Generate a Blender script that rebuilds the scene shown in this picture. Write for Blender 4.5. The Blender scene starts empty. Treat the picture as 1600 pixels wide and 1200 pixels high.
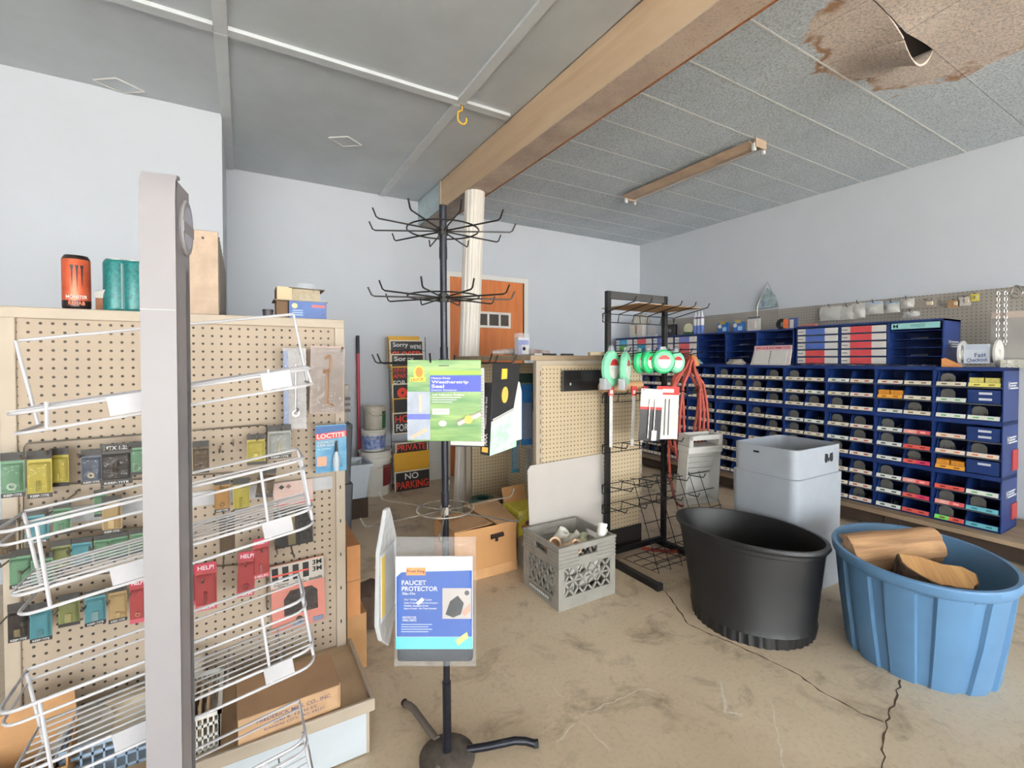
import bpy, math, random
from mathutils import Vector, Matrix
random.seed(7)
S = bpy.context.scene
C = S.collection
# ------------------------------------------------------------------ camera
F, CX, CY, H = 722.0, 800.0, 574.6, 1.227
YAW, PIT = math.radians(30.305), math.radians(1.0)
FW = Vector((math.sin(YAW)*math.cos(PIT), math.cos(YAW)*math.cos(PIT), -math.sin(PIT)))
RT = Vector((math.cos(YAW), -math.sin(YAW), 0))
UP = RT.cross(FW)
CAM = Vector((0, 0, H))
cd = bpy.data.cameras.new('camera'); cam = bpy.data.objects.new('camera', cd); C.objects.link(cam)
cd.sensor_width = 36; cd.sensor_fit = 'HORIZONTAL'; cd.lens = F*36/1600
cd.shift_y = (CY-600)/1600; cd.clip_start = .02
cam.matrix_world = Matrix(((RT.x, UP.x, -FW.x, 0), (RT.y, UP.y, -FW.y, 0), (RT.z, UP.z, -FW.z, H), (0, 0, 0, 1)))
S.camera = cam
# ------------------------------------------------------------------ light: daylight through the shop front behind the camera
W = bpy.data.worlds.new('sky'); S.world = W; W.use_nodes = True
bg = W.node_tree.nodes['Background']; bg.inputs[0].default_value = (.92, .97, 1, 1); bg.inputs[1].default_value = 15
S.view_settings.view_transform = 'Standard'; S.view_settings.look = 'None'
S.view_settings.exposure = -.2; S.view_settings.gamma = 1
sd = bpy.data.lights.new('sun', 'SUN'); sd.energy = 170; sd.angle = .02; sd.color = (1, .97, .94)     # lights the pavement outside
so = bpy.data.objects.new('sun', sd); C.objects.link(so); so.rotation_euler = (math.radians(4), math.radians(12), 0)
WIN = [(-3.45, -.9), (-.8, 1.85), (1.95, 4.5)]
FY = -7.0
FILL_WINL = [(-6.85, -4.9), (-4.75, -2.8)]      # openings added in the unseen left wall to bring in side light
for a, b in WIN:      # sampling portals in the window openings (they give off no light)
    ld = bpy.data.lights.new('window_portal', 'AREA'); ld.shape = 'RECTANGLE'; ld.size = b-a; ld.size_y = 2.6
    ld.cycles.is_portal = True
    lo = bpy.data.objects.new('window_portal', ld); C.objects.link(lo)
    lo.location = ((a+b)/2, FY, 1.4); lo.rotation_euler = (math.radians(90), 0, 0)

for a, b in FILL_WINL:
    ld = bpy.data.lights.new('window_portal', 'AREA'); ld.shape = 'RECTANGLE'; ld.size = b-a; ld.size_y = 2.1
    ld.cycles.is_portal = True
    lo = bpy.data.objects.new('window_portal', ld); C.objects.link(lo)
    lo.location = (-3.6, (a+b)/2, 1.55); lo.rotation_euler = (math.radians(90), 0, math.radians(-90))
# pixel -> place helpers (a pixel gives a direction, the plane it touches gives the distance)
def ray(u, v): return FW + RT*((u-CX)/F) + UP*((CY-v)/F)
def onz(u, v, z=0): d = ray(u, v); return CAM + d*((z-H)/d.z)
def ony(u, v, y): d = ray(u, v); return CAM + d*(y/d.y)
def onx(u, v, x): d = ray(u, v); return CAM + d*(x/d.x)
def atd(u, v, t): return CAM + ray(u, v)*t
# ------------------------------------------------------------------ materials
MATS = {}
def lin(c): return tuple(((x/255)/12.92 if x/255 <= .04045 else ((x/255+.055)/1.055)**2.4) for x in c)
class N:
    def __init__(s, m): s.t = m.node_tree; s.n = s.t.nodes; s.l = s.t.links
    def new(s, ty, **k):
        n = s.n.new(ty)
        for a, b in k.items(): setattr(n, a, b)
        return n
    def math(s, op, a, b=None, c=None):
        n = s.new('ShaderNodeMath', operation=op)
        for i, x in enumerate((a, b, c)):
            if x is None: continue
            if isinstance(x, (int, float)): n.inputs[i].default_value = x
            else: s.l.new(x, n.inputs[i])
        return n.outputs[0]
    def mix(s, f, a, b):
        n = s.new('ShaderNodeMix', data_type='RGBA')
        for i, x in ((0, f), (6, a), (7, b)):
            if isinstance(x, (int, float)): n.inputs[i].default_value = x
            elif isinstance(x, tuple): n.inputs[i].default_value = (*x, 1)
            else: s.l.new(x, n.inputs[i])
        return n.outputs[2]
    def noise(s, vec, scale, detail=4, rough=.6, dist=0):
        n = s.new('ShaderNodeTexNoise'); n.inputs['Scale'].default_value = scale; n.inputs['Detail'].default_value = detail
        n.inputs['Roughness'].default_value = rough; n.inputs['Distortion'].default_value = dist
        s.l.new(vec, n.inputs['Vector']); return n.outputs[0]
    def ramp(s, f, lo, hi):
        n = s.new('ShaderNodeMapRange'); n.inputs[1].default_value = lo; n.inputs[2].default_value = hi
        s.l.new(f, n.inputs[0]); return n.outputs[0]
    def obj(s): return s.new('ShaderNodeTexCoord').outputs['Object']
    def pos(s): return s.new('ShaderNodeNewGeometry').outputs['Position']
def mat(name, rgb, rough=.55, metal=0, var=.12, vs=8, bump=0, bs=60, alpha=1, spec=.5, trans=0, var2=None, world=False, srgb=True):
    if name in MATS: return MATS[name]
    m = bpy.data.materials.new(name); m.use_nodes = True; MATS[name] = m
    g = N(m); p = g.n['Principled BSDF']
    c = lin(rgb) if srgb else rgb
    v = g.pos() if world else g.obj()
    if var:
        c2 = lin(var2) if var2 else tuple(x*(1-var*2.2) for x in c)
        f = g.ramp(g.noise(v, vs, 5, .62), .35, .75)
        g.l.new(g.mix(f, c, c2), p.inputs['Base Color'])
    else: p.inputs['Base Color'].default_value = (*c, 1)
    p.inputs['Roughness'].default_value = rough; p.inputs['Metallic'].default_value = metal
    p.inputs['Specular IOR Level'].default_value = spec
    p.inputs['Alpha'].default_value = alpha; p.inputs['Transmission Weight'].default_value = trans
    if bump:
        b = g.new('ShaderNodeBump'); b.inputs['Strength'].default_value = bump; b.inputs['Distance'].default_value = .01
        g.l.new(g.noise(v, bs, 3), b.inputs['Height']); g.l.new(b.outputs[0], p.inputs['Normal'])
    return m
def peg(name, rgb, ax=0, pitch=.0254, rad=.15, off=(0, 0), hole=(52, 42, 34)):
    m = bpy.data.materials.new(name); m.use_nodes = True; g = N(m); p = g.n['Principled BSDF']
    s = g.new('ShaderNodeSeparateXYZ'); g.l.new(g.obj(), s.inputs[0])
    a = g.math('SUBTRACT', g.math('FRACT', g.math('DIVIDE', g.math('ADD', s.outputs[ax], 50*pitch+off[0]), pitch)), .5)
    b = g.math('SUBTRACT', g.math('FRACT', g.math('DIVIDE', g.math('ADD', s.outputs[2], 50*pitch+off[1]), pitch)), .5)
    d = g.math('SQRT', g.math('ADD', g.math('MULTIPLY', a, a), g.math('MULTIPLY', b, b)))
    f = g.math('LESS_THAN', d, rad)
    base = g.mix(g.ramp(g.noise(g.obj(), 3, 5), .35, .75), lin(rgb), tuple(x*.86 for x in lin(rgb)))
    g.l.new(g.mix(f, base, lin(hole)), p.inputs['Base Color'])
    bp = g.new('ShaderNodeBump'); bp.inputs['Strength'].default_value = .8; bp.inputs['Distance'].default_value = .004
    g.l.new(g.math('SUBTRACT', 1.0, f), bp.inputs['Height']); g.l.new(bp.outputs[0], p.inputs['Normal'])
    p.inputs['Roughness'].default_value = .6
    return m
def wood(name, c1, c2, axis=2, scale=6, rough=.6):
    m = bpy.data.materials.new(name); m.use_nodes = True; g = N(m); p = g.n['Principled BSDF']
    mp = g.new('ShaderNodeMapping'); sc = [scale*4]*3; sc[axis] = scale*.35; mp.inputs['Scale'].default_value = sc
    g.l.new(g.obj(), mp.inputs[0])
    f = g.ramp(g.noise(mp.outputs[0], 1.0, 6, .65, .6), .3, .72)
    g.l.new(g.mix(f, lin(c1), lin(c2)), p.inputs['Base Color']); p.inputs['Roughness'].default_value = rough
    b = g.new('ShaderNodeBump'); b.inputs['Strength'].default_value = .15; g.l.new(f, b.inputs['Height']); g.l.new(b.outputs[0], p.inputs['Normal'])
    MATS[name] = m; return m
def clear(name, tint=(255, 255, 255), a=.25, rough=.12):
    if name in MATS: return MATS[name]
    m = bpy.data.materials.new(name); m.use_nodes = True; g = N(m); p = g.n['Principled BSDF']
    p.inputs['Base Color'].default_value = (*lin(tint), 1); p.inputs['Alpha'].default_value = a
    p.inputs['Roughness'].default_value = rough
    b = g.new('ShaderNodeBump'); b.inputs['Strength'].default_value = .5; b.inputs['Distance'].default_value = .01
    g.l.new(g.noise(g.obj(), 35, 2), b.inputs['Height']); g.l.new(b.outputs[0], p.inputs['Normal'])
    MATS[name] = m; return m
def flat(rgb, rough=.5, metal=0):   # plain print / paint colour
    k = 'paint_%d_%d_%d_%d_%d' % (*rgb, int(rough*100), int(metal*100))
    return mat(k, rgb, rough, metal, var=.05, vs=15)
# ------------------------------------------------------------------ mesh builder
class MB:
    def __init__(s): s.v = []; s.f = []; s.m = []
    def add(s, vs, fs, mi=0):
        o = len(s.v); s.v += [tuple(x) for x in vs]
        for f in fs: s.f.append([i+o for i in f]); s.m.append(mi)
        return s
    def box(s, a, b, mi=0):
        x0, y0, z0 = a; x1, y1, z1 = b
        return s.add([(x0,y0,z0),(x1,y0,z0),(x1,y1,z0),(x0,y1,z0),(x0,y0,z1),(x1,y0,z1),(x1,y1,z1),(x0,y1,z1)],
              [(0,3,2,1),(4,5,6,7),(0,1,5,4),(1,2,6,5),(2,3,7,6),(3,0,4,7)], mi)
    def boxm(s, size, M, mi=0):
        x, y, z = (t/2 for t in size)
        vs = [M @ Vector(p) for p in ((-x,-y,-z),(x,-y,-z),(x,y,-z),(-x,y,-z),(-x,-y,z),(x,-y,z),(x,y,z),(-x,y,z))]
        return s.add(vs, [(0,3,2,1),(4,5,6,7),(0,1,5,4),(1,2,6,5),(2,3,7,6),(3,0,4,7)], mi)
    def hexa(s, p8, mi=0): return s.add(p8, [(0,3,2,1),(4,5,6,7),(0,1,5,4),(1,2,6,5),(2,3,7,6),(3,0,4,7)], mi)
    def quad(s, *p, mi=0): return s.add(p, [tuple(range(len(p)))], mi)
    def tube(s, pts, r, n=6, closed=False, mi=0):
        pts = [Vector(p) for p in pts]; k = len(pts); o = len(s.v); prev = None
        for i, p in enumerate(pts):
            if closed: t = pts[(i+1) % k]-pts[i-1]
            else: t = pts[min(i+1, k-1)]-pts[max(i-1, 0)]
            t.normalize()
            if prev is None: a = t.orthogonal().normalized()
            else:
                a = prev - t*prev.dot(t); a = a.normalized() if a.length > 1e-6 else t.orthogonal().normalized()
            prev = a; b = t.cross(a); rr = r[i] if isinstance(r, (list, tuple)) else r
            for j in range(n):
                q = 2*math.pi*j/n; s.v.append(tuple(p+a*(math.cos(q)*rr)+b*(math.sin(q)*rr)))
        for i in range(k if closed else k-1):
            i2 = (i+1) % k
            for j in range(n):
                j2 = (j+1) % n; s.f.append([o+i*n+j, o+i*n+j2, o+i2*n+j2, o+i2*n+j]); s.m.append(mi)
        if not closed:
            s.f.append([o+j for j in range(n)][::-1]); s.m.append(mi); s.f.append([o+(k-1)*n+j for j in range(n)]); s.m.append(mi)
        return s
    def lathe(s, prof, n=24, c=(0, 0, 0), mi=0, fn=None, axis='z', cap0=True, cap1=False):
        o = len(s.v); k = len(prof)
        for r, z in prof:
            for j in range(n):
                q = 2*math.pi*j/n
                x, y = r*math.cos(q), r*math.sin(q)
                if fn: x, y = fn(q, r, z)
                p = (x, y, z) if axis == 'z' else ((x, z, y) if axis == 'y' else (z, x, y))
                s.v.append((p[0]+c[0], p[1]+c[1], p[2]+c[2]))
        for i in range(k-1):
            for j in range(n):
                j2 = (j+1) % n; s.f.append([o+i*n+j, o+i*n+j2, o+(i+1)*n+j2, o+(i+1)*n+j]); s.m.append(mi)
        if cap0: s.f.append([o+j for j in range(n)][::-1]); s.m.append(mi)
        if cap1: s.f.append([o+(k-1)*n+j for j in range(n)]); s.m.append(mi)
        return s
    def prism(s, poly, a, b, plane='xz', mi=0):   # polygon in plane, extruded from a to b along the third axis
        def P(q, t): return {'xz': (q[0], t, q[1]), 'yz': (t, q[0], q[1]), 'xy': (q[0], q[1], t)}[plane]
        n = len(poly); vs = [P(q, a) for q in poly]+[P(q, b) for q in poly]
        return s.add(vs, [tuple(range(n))[::-1], tuple(range(n, 2*n))]+[(i, (i+1) % n, n+(i+1) % n, n+i) for i in range(n)], mi)
    def xf(s, M): s.v = [tuple(M @ Vector(p)) for p in s.v]; return s
    def mesh(s, name, mats, smooth=False):
        me = bpy.data.meshes.new(name); me.from_pydata(s.v, [], s.f); 
        for m in (mats if isinstance(mats, (list, tuple)) else [mats]): me.materials.append(m)
        assert max(max(f) for f in s.f) < len(s.v), name; me.polygons.foreach_set('material_index', s.m)
        import bmesh
        bm = bmesh.new(); bm.from_mesh(me); bmesh.ops.recalc_face_normals(bm, faces=bm.faces); bm.to_mesh(me); bm.free()
        if smooth:
            me.polygons.foreach_set('use_smooth', [True]*len(me.polygons))
            try: me.set_sharp_from_angle(angle=math.radians(38))
            except Exception: pass
        me.update(); return me
    def build(s, name, mats, parent=None, smooth=False, bev=0, loc=None, label=None):
        o = bpy.data.objects.new(name, s.mesh(name, mats, smooth)); C.objects.link(o)
        if parent is not None: o.parent = parent
        if loc is not None: o.location = loc
        if bev:
            b = o.modifiers.new('bevel', 'BEVEL'); b.width = bev; b.segments = 2; b.limit_method = 'ANGLE'
        if label: o['label'] = label
        return o
def thing(name, label, cat, loc=(0, 0, 0), rz=0, group=None, rot=None):
    o = bpy.data.objects.new(name, None); C.objects.link(o); o.location = loc
    o.rotation_euler = rot if rot else (0, 0, rz); o.empty_display_size = .05
    o['label'] = label; o['category'] = cat
    if group: o['group'] = group
    return o
def tag(o, label, cat, group=None):
    o['label'] = label; o['category'] = cat
    if group: o['group'] = group
    return o
def struct(o, label=None):
    o['kind'] = 'structure'
    if label: o['label'] = label
    return o
def inst(name, me, parent=None, loc=(0, 0, 0), rz=0):
    o = bpy.data.objects.new(name, me); C.objects.link(o); o.parent = parent; o.location = loc; o.rotation_euler = (0, 0, rz); return o
_tc = {}
def textmesh(s, bold=0):
    k = (s, bold)
    if k not in _tc:
        cu = bpy.data.curves.new('lettering', 'FONT'); cu.body = s; cu.align_x = 'CENTER'; cu.align_y = 'CENTER'; cu.offset = bold; cu.resolution_u = 3
        to = bpy.data.objects.new('lettering_source', cu); C.objects.link(to)
        dg = bpy.context.evaluated_depsgraph_get()
        me = bpy.data.meshes.new_from_object(to.evaluated_get(dg)); bpy.data.objects.remove(to)
        xs = [v.co.x for v in me.vertices]; ys = [v.co.y for v in me.vertices]
        cx, cy = (min(xs)+max(xs))/2, (min(ys)+max(ys))/2; w, h = max(xs)-min(xs), max(ys)-min(ys)
        for v in me.vertices: v.co.x = (v.co.x-cx)/w; v.co.y = (v.co.y-cy)/h
        _tc[k] = me
    return _tc[k]
def txt(parent, s, c, right, up, w, h, m, bold=.012, name='lettering', label=None):
    """flat lettering: centre c, width w along right, height h along up (parent space)"""
    me = textmesh(s, bold).copy(); me.materials.clear(); me.materials.append(m)
    right = Vector(right).normalized(); up = Vector(up).normalized(); nn = right.cross(up)
    o = bpy.data.objects.new(name, me); C.objects.link(o); o.parent = parent
    o.matrix_local = Matrix(((right.x*w, up.x*h, nn.x, c[0]), (right.y*w, up.y*h, nn.y, c[1]), (right.z*w, up.z*h, nn.z, c[2]), (0, 0, 0, 1)))
    return o
def arc(c, r, a0, a1, n, ax=(1, 0, 0), ay=(0, 0, 1)):
    ax, ay, c = Vector(ax), Vector(ay), Vector(c)
    return [c+ax*(r*math.cos(a0+(a1-a0)*i/n))+ay*(r*math.sin(a0+(a1-a0)*i/n)) for i in range(n+1)]
# ------------------------------------------------------------------ common materials
mWall = mat('pale_blue_wall', (199, 203, 210), .75, var=.03, vs=1.2, bump=.08, bs=25, world=True)
mCeil = mat('grey_painted_plywood', (200, 206, 211), .5, var=.07, vs=2.0, bump=.06, bs=18, world=True)
mBatt = mat('grey_batten', (212, 216, 219), .5, var=.05, vs=5)
mWhiteTrim = mat('white_trim', (225, 222, 216), .5, var=.03)
mBlack = mat('black_steel', (30, 30, 32), .45, .3, var=.1)
mWire = mat('black_wire', (36, 34, 34), .4, .5, var=.05)
mChrome = mat('chrome_wire', (185, 182, 176), .25, .9, var=.05)
mHook = mat('zinc_hook', (150, 142, 130), .35, .8, var=.08)
mCream = mat('cream_enamel', (176, 162, 144), .5, var=.06, vs=5, bump=.03)
mBlue = mat('blue_enamel', (22, 48, 108), .42, var=.12, vs=6)
mBlueBin = mat('blue_plastic_bin', (24, 52, 112), .45, var=.1, vs=12)
mCard = mat('brown_cardboard', (176, 132, 88), .8, var=.08, vs=9, bump=.05)
mWhitePl = mat('white_plastic', (212, 212, 211), .4, var=.03)
mWhiteWire = mat('white_coated_wire', (188, 186, 189), .45, var=.02)
mPaper = mat('white_paper', (210, 207, 203), .7, var=.03)
mInk = flat((25, 25, 28)); mWhiteInk = flat((214, 214, 212)); mRedInk = flat((205, 38, 30))
mClear = clear('clear_plastic', (235, 240, 245), .22)
# ------------------------------------------------------------------ the room
def floor_mat():
    m = bpy.data.materials.new('concrete_floor'); m.use_nodes = True; g = N(m); p = g.n['Principled BSDF']; v = g.pos()
    c = g.mix(g.ramp(g.noise(v, .9, 6, .6), .35, .7), lin((216, 198, 172)), lin((188, 168, 142)))
    c = g.mix(g.ramp(g.noise(v, 4.5, 8, .7, .5), .52, .74), c, lin((132, 114, 94)))
    c = g.mix(g.math('MULTIPLY', g.ramp(g.noise(v, 7, 9, .75, 1.0), .62, .72), .55), c, lin((226, 214, 194)))
    c = g.mix(g.math('MULTIPLY', g.ramp(g.noise(v, 60, 3), .5, .8), .35), c, lin((150, 132, 112)))
    g.l.new(c, p.inputs['Base Color'])
    g.l.new(g.math('ADD', .42, g.math('MULTIPLY', g.noise(v, 6, 4), .3)), p.inputs['Roughness'])
    b = g.new('ShaderNodeBump'); b.inputs['Strength'].default_value = .12; b.inputs['Distance'].default_value = .01
    g.l.new(g.noise(v, 30, 6), b.inputs['Height']); g.l.new(b.outputs[0], p.inputs['Normal']); return m
BY, RX, ZL, ZR = 4.53, 4.645, 2.82, 2.762
floor = struct(MB().box((-3.6, FY, -.1), (RX+.1, BY+.1, 0)).build('floor', floor_mat()), 'worn stained concrete floor')
mCrack = mat('crack_dirt', (88, 68, 50), .9, var=.2, vs=40)
def strip(pts, w, name, m, jit=.006, z=.0006, seed=1):
    rnd = random.Random(seed); P = []
    for i in range(len(pts)-1):
        a, b = Vector(pts[i]), Vector(pts[i+1]); k = max(2, int((b-a).length/.025))
        for j in range(k): P.append(a.lerp(b, j/k)+Vector((rnd.uniform(-jit, jit), rnd.uniform(-jit, jit), 0)))
    P.append(Vector(pts[-1])); mb = MB(); n = len(P)
    for i, p in enumerate(P):
        t = (P[min(i+1, n-1)]-P[max(i-1, 0)]); nn = Vector((-t.y, t.x, 0)).normalized()*w*rnd.uniform(.4, 1.2)*.5
        mb.v += [(p.x+nn.x, p.y+nn.y, z), (p.x-nn.x, p.y-nn.y, z)]
    for i in range(n-1): mb.f.append([2*i, 2*i+1, 2*i+3, 2*i+2]); mb.m.append(0)
    return mb.build(name, m, floor)
fl = lambda *L: [onz(u, v) for u, v in L]
strip(fl((1040, 925), (1075, 975), (1180, 1022), (1240, 1050), (1290, 1085), (1345, 1115), (1380, 1128)), .007, 'crack', mCrack, seed=2)
strip(fl((1407, 1062), (1400, 1090), (1384, 1128), (1382, 1165), (1376, 1200), (1365, 1260)), .006, 'crack', mCrack, seed=3)
mScr = mat('pale_paint_scrape', (224, 214, 198), .8, var=.1, vs=60)
for i, (L, w) in enumerate([(((898, 1122), (1000, 1078), (1022, 1080)), .006), (((906, 1126), (955, 1174)), .005), (((870, 1160), (900, 1130)), .006),
        (((1127, 1065), (1133, 1112), (1160, 1118)), .012), (((1205, 1090), (1225, 1200)), .006), (((1320, 1020), (1420, 1080), (1500, 1160)), .003), (((848, 1055), (880, 1090)), .004)]):
    strip(fl(*L), w, 'paint_scrape', mScr, .006, .0004, 10+i)
# walls
struct(MB().box((-.1, BY, 0), (RX+.1, BY+.12, 3.0)).build('wall_back', mWall), 'pale blue painted back wall')
struct(MB().box((RX, FY, 0), (RX+.12, BY, 3.0)).build('wall_right', mWall), 'pale blue painted side wall behind the blue bins')
struct(MB().box((-3.6, 3.566, 0), (-.1, BY+.12, 3.0)).build('wall_left_block', mWall), 'pale blue boxed-out wall left of the recess')
mb = MB(); mb.box((-3.75, FY, 0), (-3.6, BY+.12, .5)); mb.box((-3.75, FY, 2.6), (-3.6, BY+.12, 3.0)); ys_ = [FY]+[q for w_ in FILL_WINL for q in w_]+[BY+.12]
for i in range(0, len(ys_), 2): mb.box((-3.75, ys_[i], .5), (-3.6, ys_[i+1], 2.6))
struct(mb.build('wall_left', mWall))
for i, (a, b) in enumerate(FILL_WINL):  # frames for the added side-light openings, out of view
    mb = MB()
    for y in (a, (a+b)/2-.02, b-.04): mb.box((-3.7, y, .5), (-3.64, y+.04, 2.6))
    for z in (.5, 1.8, 2.56): mb.box((-3.699, a, z), (-3.641, b, z+.04))
    struct(mb.build('window_%d' % (i+4), mWhiteTrim))
mb = MB(); xs = [-3.6]+[q for w_ in WIN for q in w_]+[RX]
mb.box((-3.6, FY-.15, 0), (RX, FY, .1)); mb.box((-3.6, FY-.15, 2.7), (RX, FY, 3.0))
for i in range(0, len(xs), 2): mb.box((xs[i], FY-.15, .1), (xs[i+1], FY, 2.7))
struct(mb.build('wall_front', mWall))
for i, (a, b) in enumerate(WIN):
    mb = MB()
    for x in (a, (a+b)/2-.02, b-.04): mb.box((x, FY-.1, .1), (x+.04, FY-.04, 2.7))
    for z in (.1, 2.0, 2.66): mb.box((a, FY-.1, z), (b, FY-.04, z+.04))
    struct(mb.build('window_%d' % (i+1), mWhiteTrim))
struct(MB().box((-24, -30, -.14), (24, 14, -.101)).build('ground', mat('outside_concrete', (205, 202, 194), .9, world=True)))
# left ceiling: plywood sheets with battens
ce = struct(MB().box((-3.6, FY, ZL+.012), (1.6, BY, ZL+.08)).build('ceiling', mCeil), 'grey plywood ceiling with battens')
bx = [-3.55, -1.33, -.075, 1.175, 1.545]; by = [FY, -4.68, -3.46, -2.24, -1.02, .2, 1.42, 2.64, BY]
for i in range(4):
    for j in range(8):
        MB().box((bx[i]+.003, by[j]+.003, ZL), (bx[i+1]-.003, by[j+1]-.003, ZL+.012)).build('ceiling_panel', mCeil, ce)
for x in bx[1:4]:
    for j in range(8): MB().box((x-.03, by[j]+(.03 if j else 0), ZL-.016), (x+.03, by[j+1]-.03, ZL)).build('batten', mBatt, ce, bev=.002)
for y in by[1:8]:
    for i in range(4): MB().box((bx[i]+.03, y-.03, ZL-.02), (bx[i+1]-.03, y+.03, ZL)).build('batten', mBatt, ce, bev=.002)
    for x in bx[1:4]: MB().box((x-.03, y-.03, ZL-.014), (x+.03, y+.03, ZL)).build('batten', mBatt, ce)
# beam
def stucco(name, rgb, rgb2, sc=90):
    m = bpy.data.materials.new(name); m.use_nodes = True; g = N(m); p = g.n['Principled BSDF']; v = g.pos()
    c = g.mix(g.ramp(g.noise(v, 3, 5), .35, .7), lin(rgb), lin(rgb2)); f = g.noise(v, sc, 4, .7)
    c = g.mix(g.ramp(f, .55, .75), c, tuple(x*.55 for x in lin(rgb2))); g.l.new(c, p.inputs['Base Color']); p.inputs['Roughness'].default_value = .9
    b = g.new('ShaderNodeBump'); b.inputs['Strength'].default_value = .7; b.inputs['Distance'].default_value = .01
    g.l.new(f, b.inputs['Height']); g.l.new(b.outputs[0], p.inputs['Normal']); return m
BX0, BX1, BZ = 1.548, 1.727, 2.57
mBeamW = wood('beige_beam_board', (208, 182, 152), (176, 146, 116), 1, 1.4)
beam = struct(MB().box((BX0+.012, FY, BZ+.006), (BX1-.006, BY, 3.0)).build('trim_1', mat('beam_core', (190, 170, 150), .8)), 'rough boxed ceiling beam, peeling')
MB().box((BX0, FY, BZ), (BX0+.012, 3.72, ZL+.0)).build('beam_board', mBeamW, beam)
MB().box((BX0, 3.728, BZ), (BX0+.012, 3.9, ZL)).build('beam_board', mBeamW, beam)
MB().box((BX0-.012, 3.9, BZ), (BX0+.012, 3.925, ZL)).build('beam_edge_trim', mCream, beam)
MB().box((BX0, 3.925, BZ+.01), (BX0+.012, BY, ZL)).build('beam_painted_board', mat('pale_blue_board', (188, 204, 210), .6, var=.1, vs=14, bump=.2, bs=50, world=True), beam)
MB().box((BX0+.001, FY, BZ-.006), (BX1, 3.3, BZ)).build('beam_underside', stucco('speckled_plaster', (190, 170, 152), (160, 140, 126)), beam)
MB().box((BX0+.001, 3.3, BZ-.004), (BX1, BY, BZ)).build('beam_underside', mat('grey_bare_plaster', (158, 146, 136), .8, var=.15, vs=9), beam)
MB().box((BX1-.004, FY, BZ-.008), (BX1+.008, BY, BZ+.012)).build('rusty_edge', mat('rust_edge', (150, 92, 48), .8, var=.25, vs=30), beam)
# right tiled ceiling
def tile_mat():
    m = bpy.data.materials.new('speckled_ceiling_tile'); m.use_nodes = True; g = N(m); p = g.n['Principled BSDF']; v = g.pos()
    c = g.mix(g.ramp(g.noise(v, 2.2, 4), .35, .7), lin((212, 220, 227)), lin((198, 208, 215)))
    f = g.noise(v, 85, 3, .7)
    # water stain: bare buff core with brown tide lines, its own irregular shape
    sp = g.new('ShaderNodeSeparateXYZ'); g.l.new(v, sp.inputs[0])
    dx = g.math('DIVIDE', g.math('SUBTRACT', sp.outputs[0], 2.74), .62); dy = g.math('DIVIDE', g.math('SUBTRACT', sp.outputs[1], .85), .46)
    d = g.math('SQRT', g.math('ADD', g.math('MULTIPLY', dx, dx), g.math('MULTIPLY', dy, dy)))
    d = g.math('ADD', d, g.math('MULTIPLY', g.math('SUBTRACT', g.noise(v, 3.2, 6, .62, .8), .5), 1.5))
    core = g.math('LESS_THAN', d, 1.0)
    band = g.math('MULTIPLY', g.ramp(g.math('ABSOLUTE', g.math('SUBTRACT', d, .93)), .1, .02), g.ramp(g.noise(v, 5, 5), .42, .55))
    c = g.mix(core, c, lin((220, 203, 190)))
    c = g.mix(band, c, lin((160, 116, 76)))
    c = g.mix(g.math('MULTIPLY', g.ramp(f, .46, .64), .6), c, lin((126, 130, 132)))
    g.l.new(c, p.inputs['Base Color']); p.inputs['Roughness'].default_value = .85
    b = g.new('ShaderNodeBump'); b.inputs['Strength'].default_value = .8; b.inputs['Distance'].default_value = .01
    g.l.new(f, b.inputs['Height']); g.l.new(b.outputs[0], p.inputs['Normal']); return m
mTile = tile_mat()
cr = struct(MB().box((BX1, FY, ZR+.012), (RX, BY, ZR+.1)).build('ceiling_tiled', mat('ceiling_lath', (186, 190, 190), .9)), 'speckled square-tile ceiling with a water stain')
MB().box((BX1, FY, ZR), (BX1+.2, BY, ZR+.012)).build('ceiling_filler', mTile, cr)
TP = .332; tx0 = RX-8*TP; ty0 = 1.28-int((1.28-FY)/TP)*TP
def tile_mesh(w):
    mb = MB(); g_ = .0012; mb.box((g_, g_, 0), (w-g_, TP-g_, .012)); return mb.mesh('ceiling_tile', mTile)
tm = tile_mesh(TP)
mGrid = flat((238, 238, 236))
nrow = int((BY-ty0)/TP)
for i in range(8):
    for j in range(nrow):
        x, y = tx0+i*TP, ty0+j*TP
        sag = (abs(x-2.653) < .02 or abs(x-2.321) < .02) and (abs(y-.948) < .02 or abs(y-.616) < .02)
        if sag:   # the tiles that have let go: the far ones droop along their near edge and leave a gap backed by a dark plate
            mb = MB(); nn = 9; vs = []
            for a in range(nn+1):
                for b in range(nn+1):
                    fx, fy = a/nn, b/nn; px, py = x+.003+(TP-.006)*fx, y+.003+(TP-.006)*fy
                    if y > .9: dz = .13*(1-fy)**1.7*(math.sin(math.pi*(.15+.85*fx))**.8 if x > 2.6 else fx**2.2*.45)
                    else: dz = .03*fy**2*(1-fx if x > 2.6 else fx)**1.5
                    vs.append((px, py, ZR-dz))
            k = len(vs); vs2 = [(p[0], p[1], p[2]+.011) for p in vs]; fs = []
            for a in range(nn):
                for b in range(nn):
                    i0 = a*(nn+1)+b; fs.append((i0, i0+1, i0+nn+2, i0+nn+1)); fs.append((k+i0, k+i0+nn+1, k+i0+nn+2, k+i0+1))
            ring = [b for b in range(nn)]+[a*(nn+1)+nn for a in range(nn)]+[nn*(nn+1)+nn-b for b in range(nn)]+[(nn-a)*(nn+1) for a in range(nn)]
            for r in range(len(ring)): i0, i1 = ring[r], ring[(r+1) % len(ring)]; fs.append((i0, i1, k+i1, k+i0))
            mb.add(vs+vs2, fs); mb.build('ceiling_tile', mTile, cr, smooth=True, label='sagging water-stained ceiling tile')
        else: inst('ceiling_tile', tm, cr, (x, y, ZR))
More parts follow.
